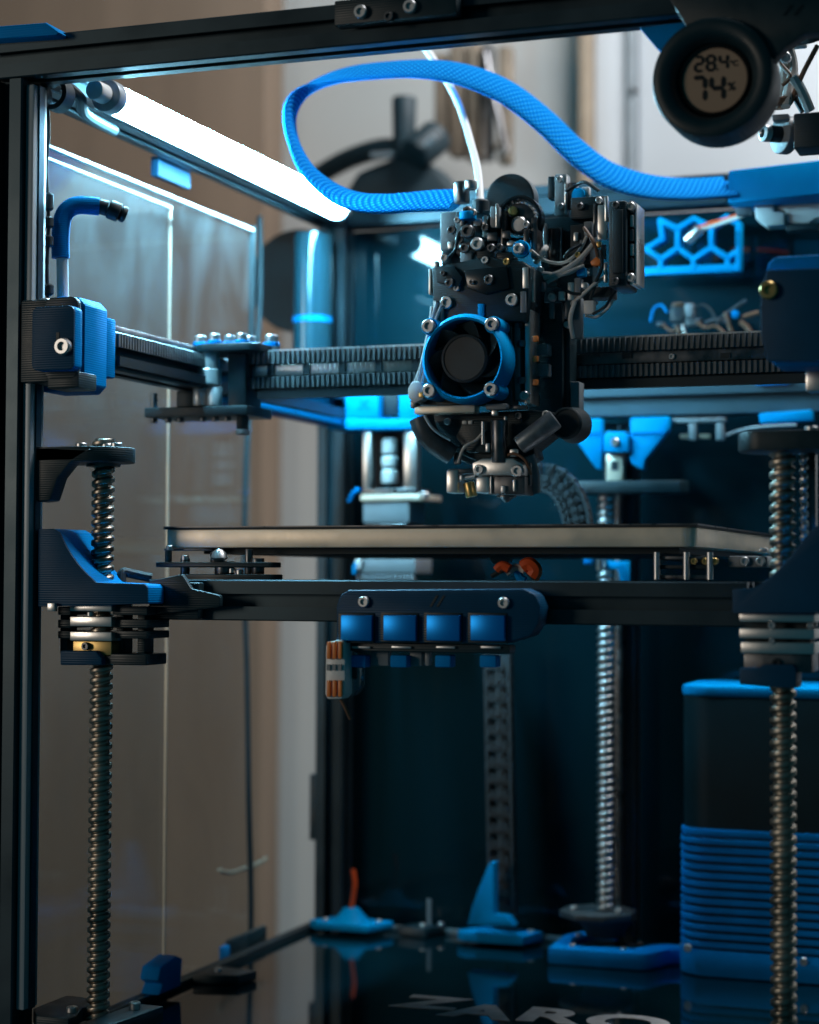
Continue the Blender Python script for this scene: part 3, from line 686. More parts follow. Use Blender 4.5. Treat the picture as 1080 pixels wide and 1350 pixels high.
# ================================================================== lifting brackets and their sliding stacks
def curve_pts(a, b, c, n=7):
    return [((1-t)**2*a[0] + 2*t*(1-t)*b[0] + t*t*c[0], (1-t)**2*a[1] + 2*t*(1-t)*b[1] + t*t*c[1]) for t in [i/n for i in range(n+1)]]
t = thing('lift_bracket', 'swept blue lifting bracket on the left screw with a stack of silver plates below', 'bracket', (XS, 850, -50), 'lifting brackets on the front screws')
Yz = 838.0
prof = [(50, 800), (50, 698), (70, 697)] + curve_pts((78, 702), (95, 740), (118, 760)) + [(126, 768), (190, 770), (194, 774), (194, 796)]
MB().pprism(prof, Yz, 1.6).build('arm_shade_skin', 'shade_navy', t, bevel=0.3)  # thin darker skin carries the shade on the front of the blue arm
MB().pprism(prof, Yz+1.8, 33).build('arm_rear', 'blue', t, bevel=0.7)
MB().pbox(92, 796, 147, 806, Yz+6, 22).build('stack_plate', 'alu', t, bevel=0.4)
MB().pbox(92, 813, 147, 826, Yz+6, 22).build('stack_plate', 'alu', t, bevel=0.4)
MB().pbox(92, 833, 147, 845, Yz+6, 22).build('stack_plate', 'alu', t, bevel=0.4)
MB().pbox(96, 845.5, 147, 866, Yz+8, 20).build('stack_block', 'brass', t, bevel=0.4)
for y0, y1 in ((800, 811), (817, 828), (832, 842)):
    MB().pbox(76, y0, 93, y1, Yz+10, 24).build('stack_tab', 'black', t, bevel=0.5)
    MB().pbox(148, y0, 194, y1, Yz+10, 24).build('stack_tab', 'black', t, bevel=0.5)
for px in (84, 158, 186):
    MB().pbox(px-5, 800, px+5, 862, Yz+16, 10).build('stack_post', 'black', t, bevel=0.6)
MB().pprism([(79, 858), (126, 858), (134, 868), (134, 877), (79, 877)], Yz+4, 14).build('lower_block', 'shade_navy', t, bevel=0.8)
MB().pbox(136, 862, 193, 877, Yz+8, 22).build('lower_block', 'black', t, bevel=0.8)
screw(t, P(119, 809.5, Yz+8), 1.7, (0, 0, 1), 'steel')
screw(t, P(113, 852, Yz+6.5), 2.0, m='dsteel')
MB().pbox(62, 795, 72, 806, Yz-3, 3).build('tab', 'alu', t, bevel=0.3)

t = thing('lift_bracket', 'swept blue lifting bracket with shade-darkened face at the right edge with a stack of brown plates below', 'bracket', (XS2, 850, -60), 'lifting brackets on the front screws')
prof = [(1150, 808), (1150, 660), (1100, 672), (1078, 692)] + curve_pts((1062, 708), (1012, 776), (985, 776)) + [(966, 777), (966, 808)]
Yr = 836.0
MB().pprism(prof, Yr, 1.6).build('arm_shade_skin', 'shade_navy', t, bevel=0.3)  # shaded front of the blue arm, coloured in as a thin skin
MB().pprism(prof, Yr+1.8, 10.3).build('arm', 'blue', t, bevel=0.5)
MB().pprism([(1150, 806), (1150, 780), (972, 782), (972, 806)], Yr+12.2, 22).build('arm_rear', 'shade_navy', t, bevel=0.7)
for y0, y1, x0_, m_ in ((809, 820, 975, 'alu'), (829, 842, 975, 'alu'), (847, 862, 977, 'alu')):
    MB().pbox(x0_, y0, 1074, y1, Yr+5, 24).build('stack_plate', m_, t, bevel=0.4)
MB().pbox(981, 862.6, 1071, 886, Yr+7, 20).build('stack_block', 'dsteel', t, bevel=0.4)
for y0, y1 in ((820, 829), (842, 847)):
    MB().pbox(982, y0, 1068, y1, Yr+12, 14).build('stack_gap', 'rubber', t)
screw(t, P(1018, 824.5, Yr+5), 1.7, m='steel'); screw(t, P(1018, 845, Yr+5), 1.3, m='steel'); screw(t, P(1068, 825, Yr+5), 1.3, m='steel')
screw(t, P(1024, 874, Yr+6.4), 2.0, m='rubber')
MB().pprism([(975, 880), (1000, 880), (1008, 876), (1046, 876), (1050, 882), (1050, 908), (1015, 906), (975, 902)], Yr+3, 16).build('lower_block', 'shade_navy', t, bevel=0.8)

# ================================================================== tool head
t = thing('tool_head', 'black tool head with blue ringed fan, screws and wiring in the middle', 'tool head', P(640, 670, 965))
c = P(611, 472, 934)
MB().lathe(c, (0, 1, 0), [(0, 21.6), (-0.8, 20.8), (0, 19.7), (15, 19.7), (15, 23.0), (3, 23.0)], 48, close=True).build('fan_ring', 'ringbase', t, smooth=40)
MB().lathe((c.x, c.y+1.5, c.z), (0, 1, 0), [(0, 11.6), (-0.6, 11.0), (0.2, 12.4), (8, 12.4)], 40).build('fan_hub', 'fanhub', t)
for k in range(7):
    mb = MB(); a0 = 2*math.pi*k/7; vs = []; fs = []
    for i in range(6):
        r = 12.2 + i*1.45; a = a0 + i*0.09
        for dy_, da in ((2.0, 0.0), (9.0, 0.55)):
            vs.append((c.x + r*math.cos(a+da), c.y + dy_, c.z + r*math.sin(a+da)))
        for dy_, da in ((2.6, 0.06), (9.6, 0.61)):
            vs.append((c.x + r*math.cos(a+da), c.y + dy_, c.z + r*math.sin(a+da)))
    for i in range(5):
        q = i*4; fs += [(q, q+1, q+5, q+4), (q+2, q+6, q+7, q+3), (q, q+4, q+6, q+2), (q+1, q+3, q+7, q+5)]
    fs += [(0, 2, 3, 1), (20, 21, 23, 22)]
    mb.add(vs, fs); mb.build('fan_blade', 'rubber', t)
MB().lathe((c.x, c.y+15.2, c.z), (0, 1, 0), [(0, 22), (4, 22)], 40).build('fan_back', 'rubber', t)
for px, py in ((565, 430), (648.5, 427.5), (566, 515), (647, 513)):
    p = P(px, py, 934)
    MB().lathe((p.x, 935.4, p.z), (0, 1, 0), [(0, 4.4), (16, 4.4)], 20).build('fan_ear', 'ringbase', t, bevel=0.4)
    screw(t, (p.x, 934.6, p.z), 3.5, m='steel')
MB().pprism([(547, 534), (556, 470), (563, 424), (672, 420), (676, 534)], 951, 12).build('fan_mount', 'black', t, bevel=0.8)
# heat sink plates on the right of the fan
for a, b, y0, y1, Y, dy_, m_ in ((671, 675, 430, 526, 952, 12, 'dsteel'), (678, 686, 424, 528, 956, 12, 'grey'), (687.5, 690.5, 418, 520, 958, 12, 'rubber'), (692, 699, 404, 532, 955, 18, 'alu')):
    MB().pbox(a, y0, b, y1, Y, dy_).build('heat_sink_plate', m_, t, bevel=0.3)
MB().pbox(684, 422, 689, 432, 954.6, 1).build('slot', 'rubber', t)
for py in (448, 497): MB().pbox(682, py, 692, py+9, 954, 2).build('rivet_pad', 'dsteel', t, bevel=0.4)
screw(t, P(692, 522, 953.6), 2.6, m='steel')
for py in (446.5, 473, 504): MB().pbox(702, py-4, 709, py+4, 950, 2.5).build('indicator', 'orange', t, bevel=0.5)
for y0, y1 in ((453, 468), (479, 496)): MB().pbox(706, y0, 722, y1, 968, 9).build('belt_clamp', 'grey', t, bevel=0.8)
# carriage behind
MB().pbox(694, 398, 742, 560, 978, 19).build('carriage', 'black', t, bevel=1.5)
MB().pbox(742, 420, 752, 540, 982, 14).build('carriage_edge', 'black', t, bevel=1.0)
MB().pbox(752, 392, 766, 446, 975, 6).build('carriage_strip', 'grey', t, bevel=0.5)
MB().pbox(752, 503, 764, 548, 980, 10).build('carriage_tab', 'grey', t, bevel=0.6)
# main upper body
MB().pprism([(569, 352), (571, 424), (694, 424), (700, 352), (688, 344), (640, 338), (600, 346)], 950, 30).build('body', 'black', t, bevel=1.2)
MB().pprism([(572, 352), (576, 372), (604, 380), (610, 366), (598, 350)], 947, 3.2).build('face_step', 'black', t, bevel=0.6)
MB().pprism([(612, 356), (668, 350), (672, 380), (640, 388), (616, 380)], 947.5, 2.7).build('face_step', 'gloss', t, bevel=0.6)
screw(t, P(589.5, 399, 949.4), 3.4, m='steel'); screw(t, P(675.5, 395.5, 949.4), 3.4, m='steel')
screw(t, P(593, 373, 946.6), 2.4, m='dsteel'); screw(t, P(645, 369, 946.8), 2.6, m='dsteel'); screw(t, P(602, 380, 948), 1.6, m='steel')
MB().pbox(630, 400, 638, 420, 948.6, 2).build('light_pipe', 'ringbase', t, bevel=0.4)
MB().pbox(565, 354, 569, 388, 952, 10).build('side_plate', 'alu', t, bevel=0.3)
MB().pbox(571, 396, 575, 424, 948, 5).build('side_plate', 'alu', t, bevel=0.3)
MB().pbox(581, 404, 586, 424, 948.4, 3).build('side_plate', 'dsteel', t, bevel=0.3)
MB().pbox(689, 352, 696, 380, 948.8, 3).build('side_plate', 'alu', t, bevel=0.3)
MB().pbox(686, 384, 693, 412, 948.6, 3).build('side_plate', 'grey', t, bevel=0.3)
# filament drive on top
MB().pbox(580, 279, 604, 330, 962, 20).build('drive_side', 'grey', t, bevel=1)
MB().pbox(582, 330, 596, 350, 955, 16).build('drive_foot', 'black', t, bevel=0.8)
MB().pbox(600, 277, 654, 336, 958, 24).build('drive_block', 'black', t, bevel=1.2)
MB().pbox(606, 330, 622, 353, 951, 6).build('drive_lug', 'grey', t, bevel=1)
MB().pbox(628, 326, 650, 350, 951, 6).build('drive_lug', 'black', t, bevel=1)
MB().pbox(654, 332, 678, 350, 953, 8).build('drive_lug', 'black', t, bevel=1)
MB().pbox(598, 318, 640, 328, 955.5, 3).build('drive_bar', 'dsteel', t, bevel=0.6)
MB().pbox(660, 280, 666, 338, 956, 8).build('drive_rib', 'gloss', t, bevel=0.6)
MB().pbox(646, 272, 658, 300, 954.5, 4).build('drive_rib', 'grey', t, bevel=0.6)
for px, py, r, m_ in ((617, 305, 3.6, 'dsteel'), (596, 303, 2.2, 'dsteel'), (630, 322, 3.4, 'steel'), (613, 327, 2.6, 'dsteel'), (648, 327, 2.2, 'dsteel'), (617, 279, 2.8, 'dsteel'), (624, 280, 1.8, 'steel'), (684, 328, 2.8, 'steel'), (603, 290, 1.6, 'steel'), (640, 343, 2.0, 'steel'), (586, 340, 2.0, 'steel'), (668, 345, 1.8, 'brass')):
    screw(t, P(px, py, 950), r, m=m_)
MB().lathe(P(686, 328, 952), (0, 1, 0), [(0, 4.6), (3, 4.6)], 20).build('blue_collar', 'ringbase', t, bevel=0.4)
p = P(617, 282, 951); MB().lathe((p.x, 951, p.z-3), (0, 0, 1), [(0, 4.4), (4, 4.4)], 18).build('blue_collar', 'ringbase', t, bevel=0.4)
MB().cyl(P(609, 268, 966), P(609, 240, 966), 4.2, n=18).build('drive_post', 'dsteel', t, bevel=0.6)
MB().cyl(P(621, 250, 960), P(621, 238, 960), 3.2, n=18).build('drive_cap', 'steel', t, bevel=0.6)
p = P(634, 276, 962); MB().lathe((p.x, 962, p.z-3), (0, 0, 1), [(0, 4.6), (7, 4.6), (8, 3.4)], 18).build('tube_fitting', 'rubber', t)
# drive wheel and its motor
MB().lathe(P(672, 262, 992), (0, 1, 0), [(0, 12), (0, 13.6), (10, 13.6), (10, 11)], 40).build('motor_disc', 'black', t, bevel=0.4)
MB().lathe(P(684, 288, 962), (0, 1, 0), [(0, 10.2), (-0.6, 11.0), (0, 12.2), (7, 12.2), (7, 10.2)], 44, close=True).build('wheel_guard', 'gloss', t)
gc = P(684, 288, 965)
MB().lathe(gc, (0, 1, 0), [(0, 8.2), (8, 8.2)], 30).build('drive_wheel', 'dsteel', t, bevel=0.3)
mb = MB()
for k in range(22):
    a = 2*math.pi*k/22; a2 = a + 0.14
    mb.prism([(gc.x + 7.8*math.cos(a), gc.z + 7.8*math.sin(a)), (gc.x + 9.2*math.cos(a+0.03), gc.z + 9.2*math.sin(a+0.03)), (gc.x + 9.2*math.cos(a2-0.03), gc.z + 9.2*math.sin(a2-0.03)), (gc.x + 7.8*math.cos(a2), gc.z + 7.8*math.sin(a2))], 'Y', 965.3, 970)
mb.build('wheel_teeth', 'alu', t)
MB().lathe(P(684, 296, 960), (0, 1, 0), [(0, 4.4), (-1, 3.6), (3, 4.6)], 24).build('wheel_hub', 'steel', t)
MB().lathe(P(676, 278, 961), (0, 1, 0), [(0, 2.6), (3, 2.6)], 18).build('wheel_pin', 'brass', t, bevel=0.4)
MB().pbox(700, 286, 708, 340, 960, 10).build('guard_arm', 'dsteel', t, bevel=0.6)
# right hand cluster: motor, boards, side fan
MB().pbox(731, 229, 747, 284, 985, 8).build('pillar', 'grey', t, bevel=0.8)
MB().pbox(722, 232, 731, 262, 988, 8).build('pillar_step', 'black', t, bevel=0.8)
MB().pbox(749, 240, 760, 276, 988, 6).build('pillar_clip', 'dsteel', t, bevel=0.6)
MB().lathe(P(762, 256, 984), (0, 1, 0), [(0, 3.6), (4, 3.6)], 18).build('blue_cap', 'ringbase', t, bevel=0.5)
MB().pbox(766, 246, 777, 258, 986, 4).build('cream_plug', 'white', t, bevel=0.8)
MB().pbox(752, 259, 796, 288, 978, 16).build('relay_box', 'black', t, bevel=1)
MB().pbox(712, 286, 782, 400, 985, 12).build('motor_plate', 'black', t, bevel=1)
MB().pbox(722, 300, 738, 352, 978, 8).build('motor_face', 'gloss', t, bevel=1)
MB().pbox(752, 296, 778, 344, 972, 12).build('board', 'rubber', t, bevel=0.4)
MB().pbox(788, 270, 800, 316, 972, 3).build('board_edge', 'alu', t, bevel=0.4)
MB().pbox(770, 292, 780, 310, 970, 4).build('board_chip', 'grey', t, bevel=0.3)
MB().pbox(802, 264, 826, 378, 962, 26).build('side_fan', 'black', t, bevel=1.5)
MB().pbox(807, 276, 821, 360, 960.5, 1.8).build('side_fan_panel', 'rubber', t, bevel=0.6)
for k in range(6):
    y0 = 264 + k*19
    MB().pbox(829 + (k % 2), y0, 835, y0+16, 966, 18).build('fan_fin', 'alu' if k % 2 else 'dsteel', t, bevel=0.4)
MB().pbox(836.5, 268, 839.5, 374, 968, 18).build('fan_guard', 'alu', t, bevel=0.4)
for py in (272, 366): screw(t, P(832, py, 965), 2.2, m='steel')
MB().pbox(776, 378, 806, 392, 975, 14).build('connector_block', 'rubber', t, bevel=0.8)
for a, b, y0, y1, m_ in ((760, 771, 352, 364, 'ringbase'), (774, 790, 352, 363, 'clear'), (757, 766, 366, 392, 'grey'), (769, 783, 396, 414, 'white'), (748, 757, 372, 396, 'alu'), (744, 752, 396, 420, 'dsteel'), (766, 774, 372, 380, 'steel')):
    MB().pbox(a, y0, b, y1, 970, 5).build('plug', m_, t, bevel=0.6)
MB().pprism([(778, 345), (786, 338), (793, 343), (790, 350), (780, 350)], 968, 4).build('copper_cap', 'orange', t, bevel=0.5)
for pts, r, m_ in (([(718, 366), (740, 358), (764, 342), (782, 322)], 1.5, 'wire_w'), ([(716, 360), (738, 362), (758, 356), (770, 340)], 1.1, 'wire_w'), ([(722, 372), (745, 360), (770, 350)], 1.0, 'wire_w'), ([(706, 346), (716, 332), (720, 326)], 1.6, 'wire_w'), ([(782, 414), (798, 404), (806, 392), (812, 384)], 0.8, 'rubber'), ([(770, 300), (782, 318), (788, 336), (786, 352)], 1.0, 'wire_b'), ([(790, 330), (794, 350), (786, 372), (778, 396)], 0.9, 'rubber'), ([(744, 340), (752, 330), (766, 322)], 0.9, 'rubber'), ([(758, 398), (752, 420), (756, 446)], 1.2, 'wire_w')):
    MB().tube([P(x, y, 968 - 3*math.sin(i*1.7)) for i, (x, y) in enumerate(pts)], r, 8).build('wire', m_, t)
for a, b, y0, y1, Y, m_ in ((653, 656, 268, 300, 953, 'alu'), (744, 747, 231, 282, 983, 'alu'), (797, 801, 258, 292, 971, 'alu'), (738, 741, 300, 350, 977, 'dsteel'), (716, 720, 294, 340, 977, 'alu'),
        (782, 786, 268, 312, 976, 'dsteel'), (700, 704, 352, 398, 956, 'alu'), (710, 718, 372, 384, 972, 'grey'), (722, 734, 366, 378, 970, 'dsteel'), (736, 744, 384, 396, 972, 'alu'), (724, 730, 384, 420, 974, 'grey'),
        (704, 712, 400, 436, 972, 'dsteel'), (606, 612, 286, 298, 955, 'dsteel'), (624, 634, 288, 298, 955, 'grey'), (636, 642, 284, 312, 954.5, 'alu'), (642, 656, 306, 318, 954, 'dsteel'), (590, 598, 318, 328, 955, 'alu'),
        (572, 578, 344, 352, 949, 'steel'), (662, 672, 304, 314, 955, 'dsteel'), (668, 680, 318, 324, 954, 'alu'), (690, 697, 302, 330, 957, 'dsteel'), (756, 762, 306, 318, 970, 'alu'), (764, 768, 316, 330, 970, 'grey'),
        (786, 792, 318, 326, 970, 'brass'), (792, 798, 322, 342, 969, 'dsteel'), (796, 800, 346, 372, 968, 'alu'), (742, 750, 350, 362, 970, 'grey'), (750, 754, 342, 352, 969, 'white'),
        (576, 584, 520, 528, 949, 'dsteel'), (600, 640, 527, 531, 948, 'dsteel'), (648, 656, 540, 548, 948, 'alu'), (672, 694, 534, 540, 950, 'dsteel'), (664, 668, 548, 580, 952, 'alu'), (640, 646, 584, 596, 951, 'steel'), (672, 682, 592, 602, 952, 'alu'),
        (598, 606, 596, 612, 955, 'dsteel'), (606, 610, 626, 634, 951, 'steel'), (694, 700, 610, 640, 960, 'dsteel'), (660, 666, 640, 650, 951, 'steel'), (676, 680, 632, 648, 951.5, 'alu')):
    MB().pbox(a, y0, b, y1, Y, 3).build('fastener_plate', m_, t, bevel=0.5)
for px, py, r, Y, m_ in ((640, 300, 2.0, 954, 'dsteel'), (606, 316, 2.2, 954, 'dsteel'), (660, 326, 1.8, 952, 'dsteel'), (694, 296, 1.8, 956, 'steel'), (738, 236, 1.8, 982, 'steel'), (740, 272, 1.8, 982, 'steel'), (765, 272, 2.0, 976, 'dsteel'), (790, 264, 1.8, 976, 'steel'),
        (728, 392, 2.2, 972, 'steel'), (712, 356, 2.0, 972, 'steel'), (762, 336, 1.6, 969, 'brass'), (812, 270, 1.8, 960, 'dsteel'), (812, 370, 1.8, 960, 'dsteel'), (748, 428, 1.8, 980, 'steel'), (720, 546, 2.0, 959, 'steel'), (590, 556, 1.8, 960, 'steel'), (684, 548, 2.0, 959, 'dsteel'), (622, 372, 1.3, 946, 'dsteel'), (584, 360, 1.3, 946, 'dsteel')):
    screw(t, P(px, py, Y), r, m=m_)
for k, (pts, r, m_) in enumerate((([(700, 330), (720, 344), (744, 346), (764, 330), (776, 306)], 0.9, 'wire_w'), ([(748, 404), (764, 392), (782, 376), (796, 366)], 1.0, 'wire_w'), ([(736, 376), (752, 386), (770, 388)], 0.8, 'rubber'), ([(592, 420), (586, 404), (590, 388), (582, 372)], 0.8, 'rubber'),
        ([(612, 300), (604, 312), (600, 330), (586, 344)], 0.9, 'rubber'), ([(772, 416), (786, 418), (800, 408), (808, 396)], 0.7, 'wire_w'), ([(746, 252), (760, 244), (772, 240), (790, 252)], 0.9, 'rubber'), ([(640, 566), (628, 580), (612, 590), (604, 610)], 0.8, 'wire_w'), ([(664, 604), (676, 598), (692, 606), (700, 626)], 0.8, 'wire_b'))):
    MB().tube([P(x, y, 952 + (18 if x > 700 else 0) + 2*math.sin(i*2.1 + k)) for i, (x, y) in enumerate(pts)], r, 8).build('wire', m_, t)
# lower body, ducts, nozzle block
MB().pbox(546, 534.5, 626, 545, 944, 9).build('lower_bar', 'bedalu', t, bevel=0.8)
MB().pbox(640, 532, 668, 540, 946, 8).build('lower_bar_end', 'grey', t, bevel=0.8)
MB().pprism([(566, 545), (700, 540), (742, 545), (736, 562), (700, 590), (690, 606), (628, 608), (600, 596), (574, 566)], 962, 24).build('lower_body', 'black', t, bevel=1.4)
MB().pprism([(588, 578), (700, 572), (707, 604), (690, 613), (622, 613), (598, 604)], 967, 16).build('duct_bridge', 'black', t, bevel=1)
MB().tube([P(556, 552, 950), P(562, 570, 950), P(576, 586, 952), P(596, 600, 956)], lambda q: 6.6 - 1.2*q, 14, sub=5).build('air_duct', 'chain', t)
MB().tube([P(560, 548, 945), P(572, 566, 945), P(594, 580, 948)], 0.9, 8).build('duct_edge', 'steel', t)
MB().cyl(P(733, 552, 953), P(684, 588, 950), 5.4, 5.0, n=20).build('air_duct', 'duct', t, bevel=1)
MB().lathe(P(747, 558, 960), (0, 1, 0), [(0, 8.5), (-1.4, 7.0), (16, 9.5)], 28).build('blower', 'rubber', t, bevel=0.4)
MB().pprism([(612, 552), (650, 556), (652, 598), (616, 596), (600, 576)], 955, 7).build('nozzle_shroud', 'black', t, bevel=1)
for a in (609, 617): MB().pbox(a, 554.5, a+5.5, 559, 954, 2).build('led', 'white', t, bevel=0.4)
MB().cyl(P(658, 554, 952), P(658, 610, 952), 4.4, 3.8, n=20).build('heat_break', 'dsteel', t, bevel=0.5)
MB().cyl(P(637, 556, 952), P(637, 586, 952), 1.1, n=12).build('sensor_pin', 'steel', t)
MB().pprism([(622, 610), (636, 604), (676, 604), (690, 612), (690, 627), (624, 627)], 951, 18).build('heater_block', 'alu', t, bevel=0.8)
MB().pbox(644, 627.5, 692, 652, 953, 18).build('block_lower', 'dsteel', t, bevel=0.8)
MB().pbox(627, 628, 645, 650, 951, 14).build('block_sleeve', 'alu', t, bevel=1.2)
MB().pbox(646, 628, 648.5, 651, 951.6, 2).build('block_edge', 'steel', t, bevel=0.2)
MB().pbox(588, 619, 604, 650, 952, 12).build('side_clamp', 'alu', t, bevel=1)
MB().pbox(590, 618, 622, 624, 953, 10).build('side_clamp_arm', 'dsteel', t, bevel=0.5)
MB().cyl(P(607, 631, 954), P(627, 628, 954), 1.6, n=12).build('thermistor', 'steel', t)
MB().cyl(P(618, 636, 956), P(622, 655, 956), 3.0, n=14).build('copper_stub', 'brass', t, bevel=0.4)
screw(t, P(632, 619, 950.4), 2.6, m='steel'); screw(t, P(682.5, 621, 950.4), 3.2, m='steel')
MB().lathe(P(668, 652, 962), (0, 0, -1), [(0, 5), (1.5, 5), (1.5, 3.6), (4, 1.0)], 18).build('nozzle', 'dsteel', t)
MB().tube([P(694, 600, 965), P(700, 622, 968), P(702, 648, 972)], 4.4, 12).build('cable_boot', 'grey', t)
# white wires and plugs on its left flank
for pts, r in (([(576, 398), (570, 420), (560, 462), (552, 500), (549, 512)], 1.1), ([(570, 404), (565, 440), (556, 480), (545, 510)], 1.0), ([(582, 402), (574, 424), (563, 470), (556, 505)], 0.8)):
    MB().tube([P(x, y, 946) for x, y in pts], r, 8).build('wire', 'wire_w', t)
MB().pprism([(537, 512), (543, 502), (555, 503), (560, 512), (558, 526), (546, 532), (538, 524)], 942, 8).build('plug', 'white', t, bevel=1)
MB().pbox(541, 526, 550, 538, 944, 6).build('plug', 'dsteel', t, bevel=0.6)
MB().pbox(552, 517, 560, 524, 941, 2).build('plug_pin', 'brass', t, bevel=0.3)

# ================================================================== blue sleeved loop and its end box
pts = [(606, 263, 985), (560, 265, 985), (500, 268, 985), (455, 258, 990), (412, 228, 1000), (388, 188, 1010), (384, 150, 1018), (404, 120, 1026), (446, 101, 1034), (500, 93, 1042), (560, 91, 1050), (615, 100, 1060), (668, 122, 1072), (716, 158, 1084), (758, 198, 1096), (800, 228, 1110), (850, 244, 1125), (905, 249, 1138), (962, 246, 1150)]
mb = MB(); mb.tube([P(x, y, Y) for x, y, Y in pts], 19.0, 24, ry=3.2, uvs=True, sub=7,
    wdir=lambda q: Vector((-0.36*math.exp(-((q-0.26)/0.13)**2), 0.9, 0.46 - 0.22*math.exp(-((q-0.26)/0.13)**2))))
mb.build('cable_loop', 'sleeve', label='bright blue braided cable sleeve looping above the tool head', cat='cable sleeve', smooth=80)
t = thing('cable_box', 'bright blue cable end box at the right end of the loop', 'cable box', P(1020, 268, 1150))
xa, xb = P(961, 246, 1140).x, P(1120, 240, 1122).x; za, zb = P(965, 269, 1140).z, P(965, 225, 1140).z
MB().prism([(xa, 1138), (xb, 1122), (xb, 1154), (xa, 1170)], 'Z', za, zb).build('cover', 'ringbase', t, bevel=1.4)
MB().pprism([(954, 232), (962, 230), (962, 266), (954, 266)], 1150, 16).build('throat', 'black', t, bevel=0.8)
t = thing('white_plug', 'white plastic plug and socket under the blue cable box', 'connector', P(1030, 298, 1152))
MB().pprism([(994, 268), (1020, 266), (1020, 278), (1034, 280), (1034, 296), (1010, 298), (996, 288)], 1150, 14).build('plug', 'white', t, bevel=1)
MB().pprism([(1021, 266), (1120, 262), (1120, 280), (1075, 288), (1066, 294), (1036, 294), (1036, 278), (1021, 277)], 1154, 14).build('socket', 'white', t, bevel=1)
MB().pbox(970, 272, 990, 283, 1152, 6).build('strain_relief', 'grey', t, bevel=0.8)
MB().pbox(1036, 295, 1080, 303, 1152, 10).build('latch', 'black', t, bevel=0.8)
# clear feed tube
MB().tube([P(552, 50, 1090), P(566, 70, 1090), P(588, 104, 1080), P(606, 140, 1060), P(620, 185, 1030), P(630, 225, 990), P(634, 272, 962)], 2.1, 12, sub=7).build(
    'feed_tube', 'ptfe', label='thin white feed tube curving down into the tool head', cat='tube')

# ================================================================== elbow hose at the left post
t = thing('elbow_hose', 'blue elbow hose with a black fitting on the left panel above the tensioner', 'hose', P(82, 390, 862))
MB().tube([P(80, 340, 862), P(80, 310, 862), P(84, 284, 863), P(100, 271, 866), P(131, 272, 872)], 4.6, 16, sub=6).build('elbow', 'blue', t)
MB().tube([P(131, 272, 872.2), P(142, 275, 874)], 4.0, 16, sub=1).build('fitting', 'rubber', t)
MB().tube([P(143, 275, 874.2), P(158, 281, 877)], 5.0, 16, sub=1).build('fitting_nut', 'rubber', t, bevel=0.8)
MB().tube([P(159, 281, 877.2), P(166, 284, 879)], 4.2, 16, sub=1).build('fitting_tip', 'rubber', t, bevel=0.8)
MB().cyl(P(82, 341, 862), P(83, 392, 862), 3.0, n=16).build('white_stub', 'ptfe', t)
t = thing('post_cable', 'thin black cable with clips running down the lit left post', 'cable', P(64, 400, 852))
MB().tube([P(63, 140, 853), P(64, 180, 853), P(61, 220, 853), P(63, 260, 853), P(64, 300, 853), P(62, 350, 853), P(63, 395, 853)], 0.9, 8).build('lead', 'rubber', t)
for py in (262, 270, 293, 318, 382):
    MB().lathe(P(64, py, 853), (0, 0, 1), [(-3, 1.4), (-2, 2.6), (2, 2.6), (3, 1.4)], 12).build('clip', 'rubber', t)

# ================================================================== thermometer
t = thing('thermometer', 'round black thermometer with brown display under the top rail', 'thermometer', P(940, 180, 826))
c = P(938, 100, 816)
MB().lathe(c, (0, 1, 0), [(22, 26.2), (4, 26.4), (1.2, 25.6), (0, 23.6), (0.4, 20.0), (3.0, 17.2), (9, 15.8), (9.6, 15.0), (9.6, 0.01)], 64).build('housing', 'black', t, smooth=40)
MB().lathe((c.x, c.y+6.5, c.z), (0, 1, 0), [(0, 14.0), (-0.9, 14.8), (0, 15.6), (3, 15.6), (3, 14.0)], 56, close=True).build('bezel', 'gloss', t)
scr = MB().lathe((c.x, c.y+7.4, c.z), (0, 1, 0), [(0, 13.9), (1.2, 13.9)], 56).build('display', 'lcd', t)
SEG = {'0': 'abcdef', '2': 'abged', '8': 'abcdefg', '4': 'fgbc', '7': 'abc'}
def digit(ch, x, z, wd, ht, th):
    mb = MB(); y0 = c.y + 7.05; y1 = c.y + 7.25; sl = 0.12*ht
    def seg(xa, za, xb, zb):
        d = Vector((xb-xa, 0, zb-za)); L = d.length; d /= L; n_ = Vector((-d.z, 0, d.x)); g = th*0.08
        q = [(g, 0), (g+th*0.5, th*0.5), (L-g-th*0.5, th*0.5), (L-g, 0), (L-g-th*0.5, -th*0.5), (g+th*0.5, -th*0.5)]
        mb.prism([(xa + d.x*a + n_.x*b, za + d.z*a + n_.z*b) for a, b in q], 'Y', y0, y1)
    h2 = ht/2; X = lambda xx, zz: x + xx
    ends = {'a': (0, ht, wd, ht), 'b': (wd, ht, wd, h2), 'c': (wd, h2, wd, 0), 'd': (0, 0, wd, 0), 'e': (0, h2, 0, 0), 'f': (0, ht, 0, h2), 'g': (0, h2, wd, h2)}
    for s_ in SEG[ch]:
        a, b, e, f_ = ends[s_]; seg(x+a, z+b, x+e, z+f_)
    mb.build('digit', 'digit', scr)
digit('2', c.x-8.4, c.z+4.4, 3.3, 6.2, 1.3); digit('8', c.x-3.3, c.z+4.4, 3.3, 6.2, 1.3); digit('4', c.x+2.2, c.z+4.4, 3.3, 6.2, 1.3)
MB().box(c.x+0.8, c.x+1.5, c.y+7.05, c.y+7.25, c.z+4.1, c.z+4.9).build('decimal_point', 'digit', scr)
digit('7', c.x-9.4, c.z-8.8, 5.2, 10.4, 2.0); digit('4', c.x-1.4, c.z-8.8, 5.2, 10.4, 2.0)
